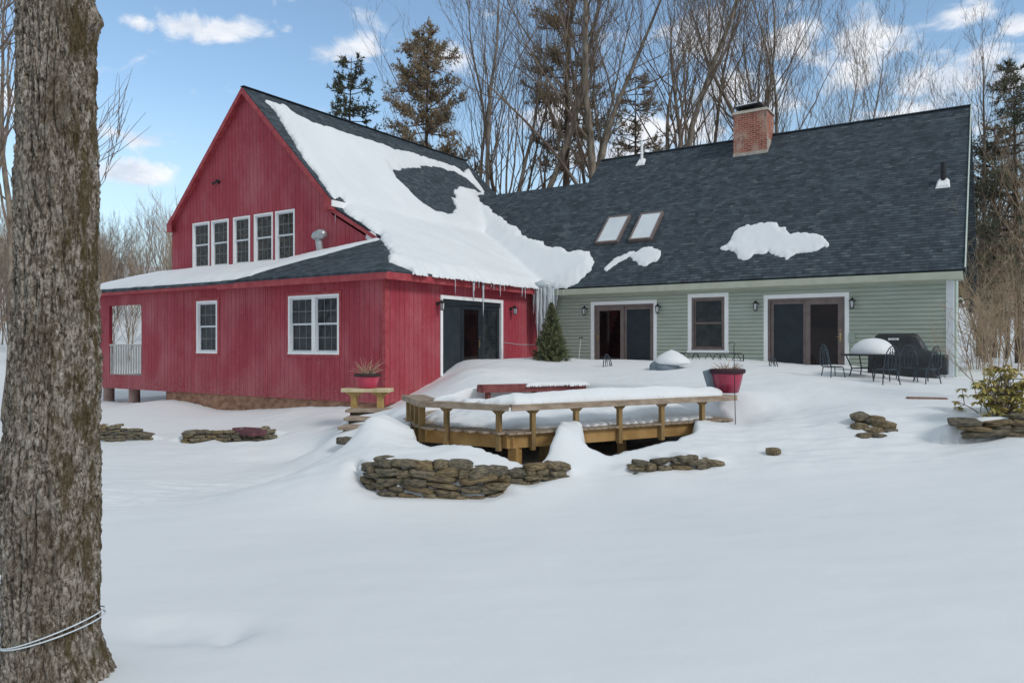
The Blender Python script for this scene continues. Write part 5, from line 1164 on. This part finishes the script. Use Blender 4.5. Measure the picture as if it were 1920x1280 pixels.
# ---------------- big foreground trunk
tc=P(103,1290,5.75); ft=thing('maple_tree','large rough barked maple trunk filling the left edge with a white line round it','tree',(tc.x,tc.y,0))
prof=[(-2.9,.545,.04),(-2.65,.44,.035),(-2.54,.39,.03),(-2.38,.348,.0),(-2.2,.318,-.02),(-2.02,.308,-.03),(-1.42,.316,-.02),(-.815,.314,-.02),(-.3,.295,-.005),(.1,.275,.005),(.59,.262,.012),(.9,.258,.012),(1.2,.265,.01),(1.5,.25,.014),(2.0,.242,.01),(2.6,.234,.008),(3.2,.228,.0),(5,.21,.0),(7.5,.18,0)]
pz=np.array([p[0] for p in prof]);pr=np.array([p[1] for p in prof]);po=np.array([p[2] for p in prof])
zv=np.concatenate([np.arange(-2.9,2.95,.011),np.arange(3,7.5,.1)]); na=520; th=np.linspace(0,2*np.pi,na,endpoint=False)
TH_,Z_=np.meshgrid(th,zv); r=np.interp(Z_,pz,pr); cxx,cyy=np.cos(TH_),np.sin(TH_)
tw=TH_+.12*Z_*.3; a1,a2=np.cos(tw)*.33,np.sin(tw)*.33
w1=fbm(a1*6,a2*6,Z_*1.1,3)
rid=1-np.abs(fbm(a1*19+w1*1.5,a2*19+w1*1.5,Z_*4.6+w1,4))*2.6
fin=fbm(a1*70,a2*70,Z_*34,4); big=fbm(a1*2.6,a2*2.6,Z_*.9,3)
crk=np.clip(1-np.abs(fbm(a1*15+3,a2*15,Z_*2.2+2*w1,3))*6,0,1)
r=r+.022*rid+.020*fin+.030*big-.028*crk
r+= .06*np.exp(-((Z_-2.45)/.10)**2)*np.clip(np.cos(TH_-R(38)),0,1)**8         # broken branch collar
r+= .05*np.exp(-((Z_-.05)/.5)**2)*np.clip(np.cos(TH_-R(34)),0,1)**3*0.3
r+= .20*np.clip((-2.2-Z_)/.7,0,1)**1.5*(np.clip(np.cos(3*TH_+.6),0,1))
ox=np.interp(Z_,pz,po); Xo=r*cxx+ox*UX; Yo=r*cyy+ox*VX
Xo=np.concatenate([Xo,Xo[:,:1]],1);Yo=np.concatenate([Yo,Yo[:,:1]],1);Zo=np.concatenate([Z_,Z_[:,:1]],1)
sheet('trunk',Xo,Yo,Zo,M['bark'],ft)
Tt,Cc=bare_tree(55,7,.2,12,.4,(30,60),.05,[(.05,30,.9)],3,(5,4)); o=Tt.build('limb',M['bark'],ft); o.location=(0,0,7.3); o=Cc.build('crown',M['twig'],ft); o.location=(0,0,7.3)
# white tubing round the trunk
mb=MB(); 
def looppts(z0,slope,extra):
    pts=[]
    for i in range(73):
        t=i/72*2*math.pi; ux_=math.cos(t);uy_=math.sin(t); lat=ux_*UX+uy_*VX; z=z0+slope*lat; rr_=np.interp(z,pz,pr)+extra+.008
        pts.append((tc.x+rr_*ux_,tc.y+rr_*uy_,z))
    return pts
mb.tube(looppts(-2.115,.105,.014),.0055,8,cap=False); mb.tube(looppts(-2.135,.085,.018),.0055,8,cap=False); o=mb.build('sap_line',M['rope'],smooth=True); tag(o,'doubled white sap line tied round the big maple trunk','tubing')

# ---------------- world, sun, camera
SUN_EL=R(38); saz=Vector((UX*.72-UY*.60,VX*.72-VY*.60))   # from behind the viewer's right shoulder
saz.normalize(); sd3=Vector((saz.x*math.cos(SUN_EL),saz.y*math.cos(SUN_EL),math.sin(SUN_EL)))
L=bpy.data.lights.new('sun','SUN'); L.energy=1.45; L.angle=R(16); L.color=(1,.965,.92); so=bpy.data.objects.new('sun',L); COL.objects.link(so); so.rotation_euler=(-sd3).to_track_quat('-Z','Y').to_euler()
wd=bpy.data.worlds.new('World'); SC.world=wd; wd.use_nodes=True; nt=wd.node_tree; nt.nodes.clear(); n=N(nt)
out=n.n('ShaderNodeOutputWorld'); bg=n.n('ShaderNodeBackground'); n.l(bg.outputs[0],out.inputs[0])
sky=n.n('ShaderNodeTexSky'); sky.sky_type='NISHITA'; sky.sun_disc=False; sky.sun_elevation=SUN_EL; sky.sun_rotation=math.atan2(sd3.x,sd3.y); sky.air_density=1.0; sky.dust_density=.6; sky.ozone_density=1.5
tcn=n.n('ShaderNodeTexCoord').outputs['Generated']
def blob(px,py,rx,ry):
    d=Vector((UX*(px-CX)/F+UY,VX*(px-CX)/F+VY,(HY-py)/F)); L_=d.length; d.normalize()
    v=n.n('ShaderNodeVectorMath',operation='SUBTRACT'); n.l(tcn,v.inputs[0]); v.inputs[1].default_value=d
    s=n.n('ShaderNodeVectorMath',operation='MULTIPLY'); n.l(v.outputs[0],s.inputs[0]); s.inputs[1].default_value=(F*L_/rx,F*L_/rx,F*L_/ry)
    l=n.n('ShaderNodeVectorMath',operation='LENGTH'); n.l(s.outputs[0],l.inputs[0]); return n.m('SUBTRACT',1,l.outputs['Value'],clamp=True)
acc=None
for b in [(255,40,60,26),(340,48,75,34),(430,60,95,34),(655,98,85,42),(860,105,60,50),(235,252,110,32),(255,326,150,34),(10,190,50,40),(1330,80,130,75),(1480,70,170,85),(1600,95,130,70),(1380,170,180,70),(1600,150,120,50),(1800,22,90,38),(1910,45,40,30),(1760,150,150,75),(1840,110,90,45),(1690,215,120,50),(1900,150,80,50),(1050,210,160,60),(1280,240,160,60),(700,330,200,40),(1150,290,200,50),(2200,200,300,80),(-200,150,300,80),(1000,-500,500,200),(2600,0,500,160),(300,-700,600,200)]:
    x=blob(*b); acc=x if acc is None else n.m('MAXIMUM',acc,x)
nz=n.noise(n.map(tcn,(1,1,1.8)),13,7,.62,.4)
cl=n.m('ADD',n.m('MULTIPLY',acc,1.05),n.m('MULTIPLY',n.m('SUBTRACT',nz,.5),2.9))
cm=n.n('ShaderNodeMapRange'); cm.interpolation_type='SMOOTHSTEP'; cm.inputs[1].default_value=.22;cm.inputs[2].default_value=.92; n.l(cl,cm.inputs[0])
se=n.n('ShaderNodeSeparateXYZ'); n.l(tcn,se.inputs[0])
hz=n.n('ShaderNodeMapRange'); hz.inputs[1].default_value=.30;hz.inputs[2].default_value=.0;hz.inputs[3].default_value=0;hz.inputs[4].default_value=.75; n.l(se.outputs[2],hz.inputs[0])
skc=n.mix(1.0,sky.outputs[0],(1.72,1.80,1.72),'MULTIPLY')
skc=n.mix(hz.outputs[0],skc,(6.0,7.2,8.0))
cn=n.noise(n.map(tcn,(1,1,2.2),(3,3,3)),18,5,.6)
cc=n.ramp(cn,[(.35,(6.6,7.2,8.2)),(.6,(9.2,9.3,9.6))])
cc=n.ramp(cn,[(.35,(.66,.72,.82)),(.6,(.93,.94,.97))]); cc=n.mix(1.0,cc,(10.,10.,10.),'MULTIPLY')
col=n.mix(n.m('MULTIPLY',cm.outputs[0],.92),skc,cc)
# unseen pale cloud sheet overhead and behind the viewer, added to whiten ambient light
up=n.n('ShaderNodeMapRange'); up.interpolation_type='SMOOTHSTEP'; up.inputs[1].default_value=.46;up.inputs[2].default_value=.72; n.l(se.outputs[2],up.inputs[0])
dt_=n.m('ADD',n.m('MULTIPLY',se.outputs[0],UY),n.m('MULTIPLY',se.outputs[1],VY))
bk=n.n('ShaderNodeMapRange'); bk.interpolation_type='SMOOTHSTEP'; bk.inputs[1].default_value=.45;bk.inputs[2].default_value=.05; n.l(dt_,bk.inputs[0])
sheetc=n.ramp(n.noise(tcn,3,4),[(.3,(.385,.455,.50)),(.7,(.48,.545,.59))]); sheetc=n.mix(1.0,sheetc,(10.,10.,10.),'MULTIPLY')
col=n.mix(n.m('MAXIMUM',up.outputs[0],bk.outputs[0]),col,sheetc); n.l(col,bg.inputs[0]); bg.inputs[1].default_value=.10
cam=bpy.data.cameras.new('camera'); co=bpy.data.objects.new('camera',cam); COL.objects.link(co); co.location=(CU,CV,0)
co.rotation_euler=(R(90),0,math.atan2(-UY,VY)); cam.sensor_width=36; cam.lens=F/1920*36; cam.shift_y=(HY-640)/1920; cam.clip_end=3000; cam.clip_start=.05; SC.camera=co
SC.render.engine='CYCLES'; SC.view_settings.view_transform='Standard'; SC.view_settings.look='None'; SC.view_settings.exposure=.10
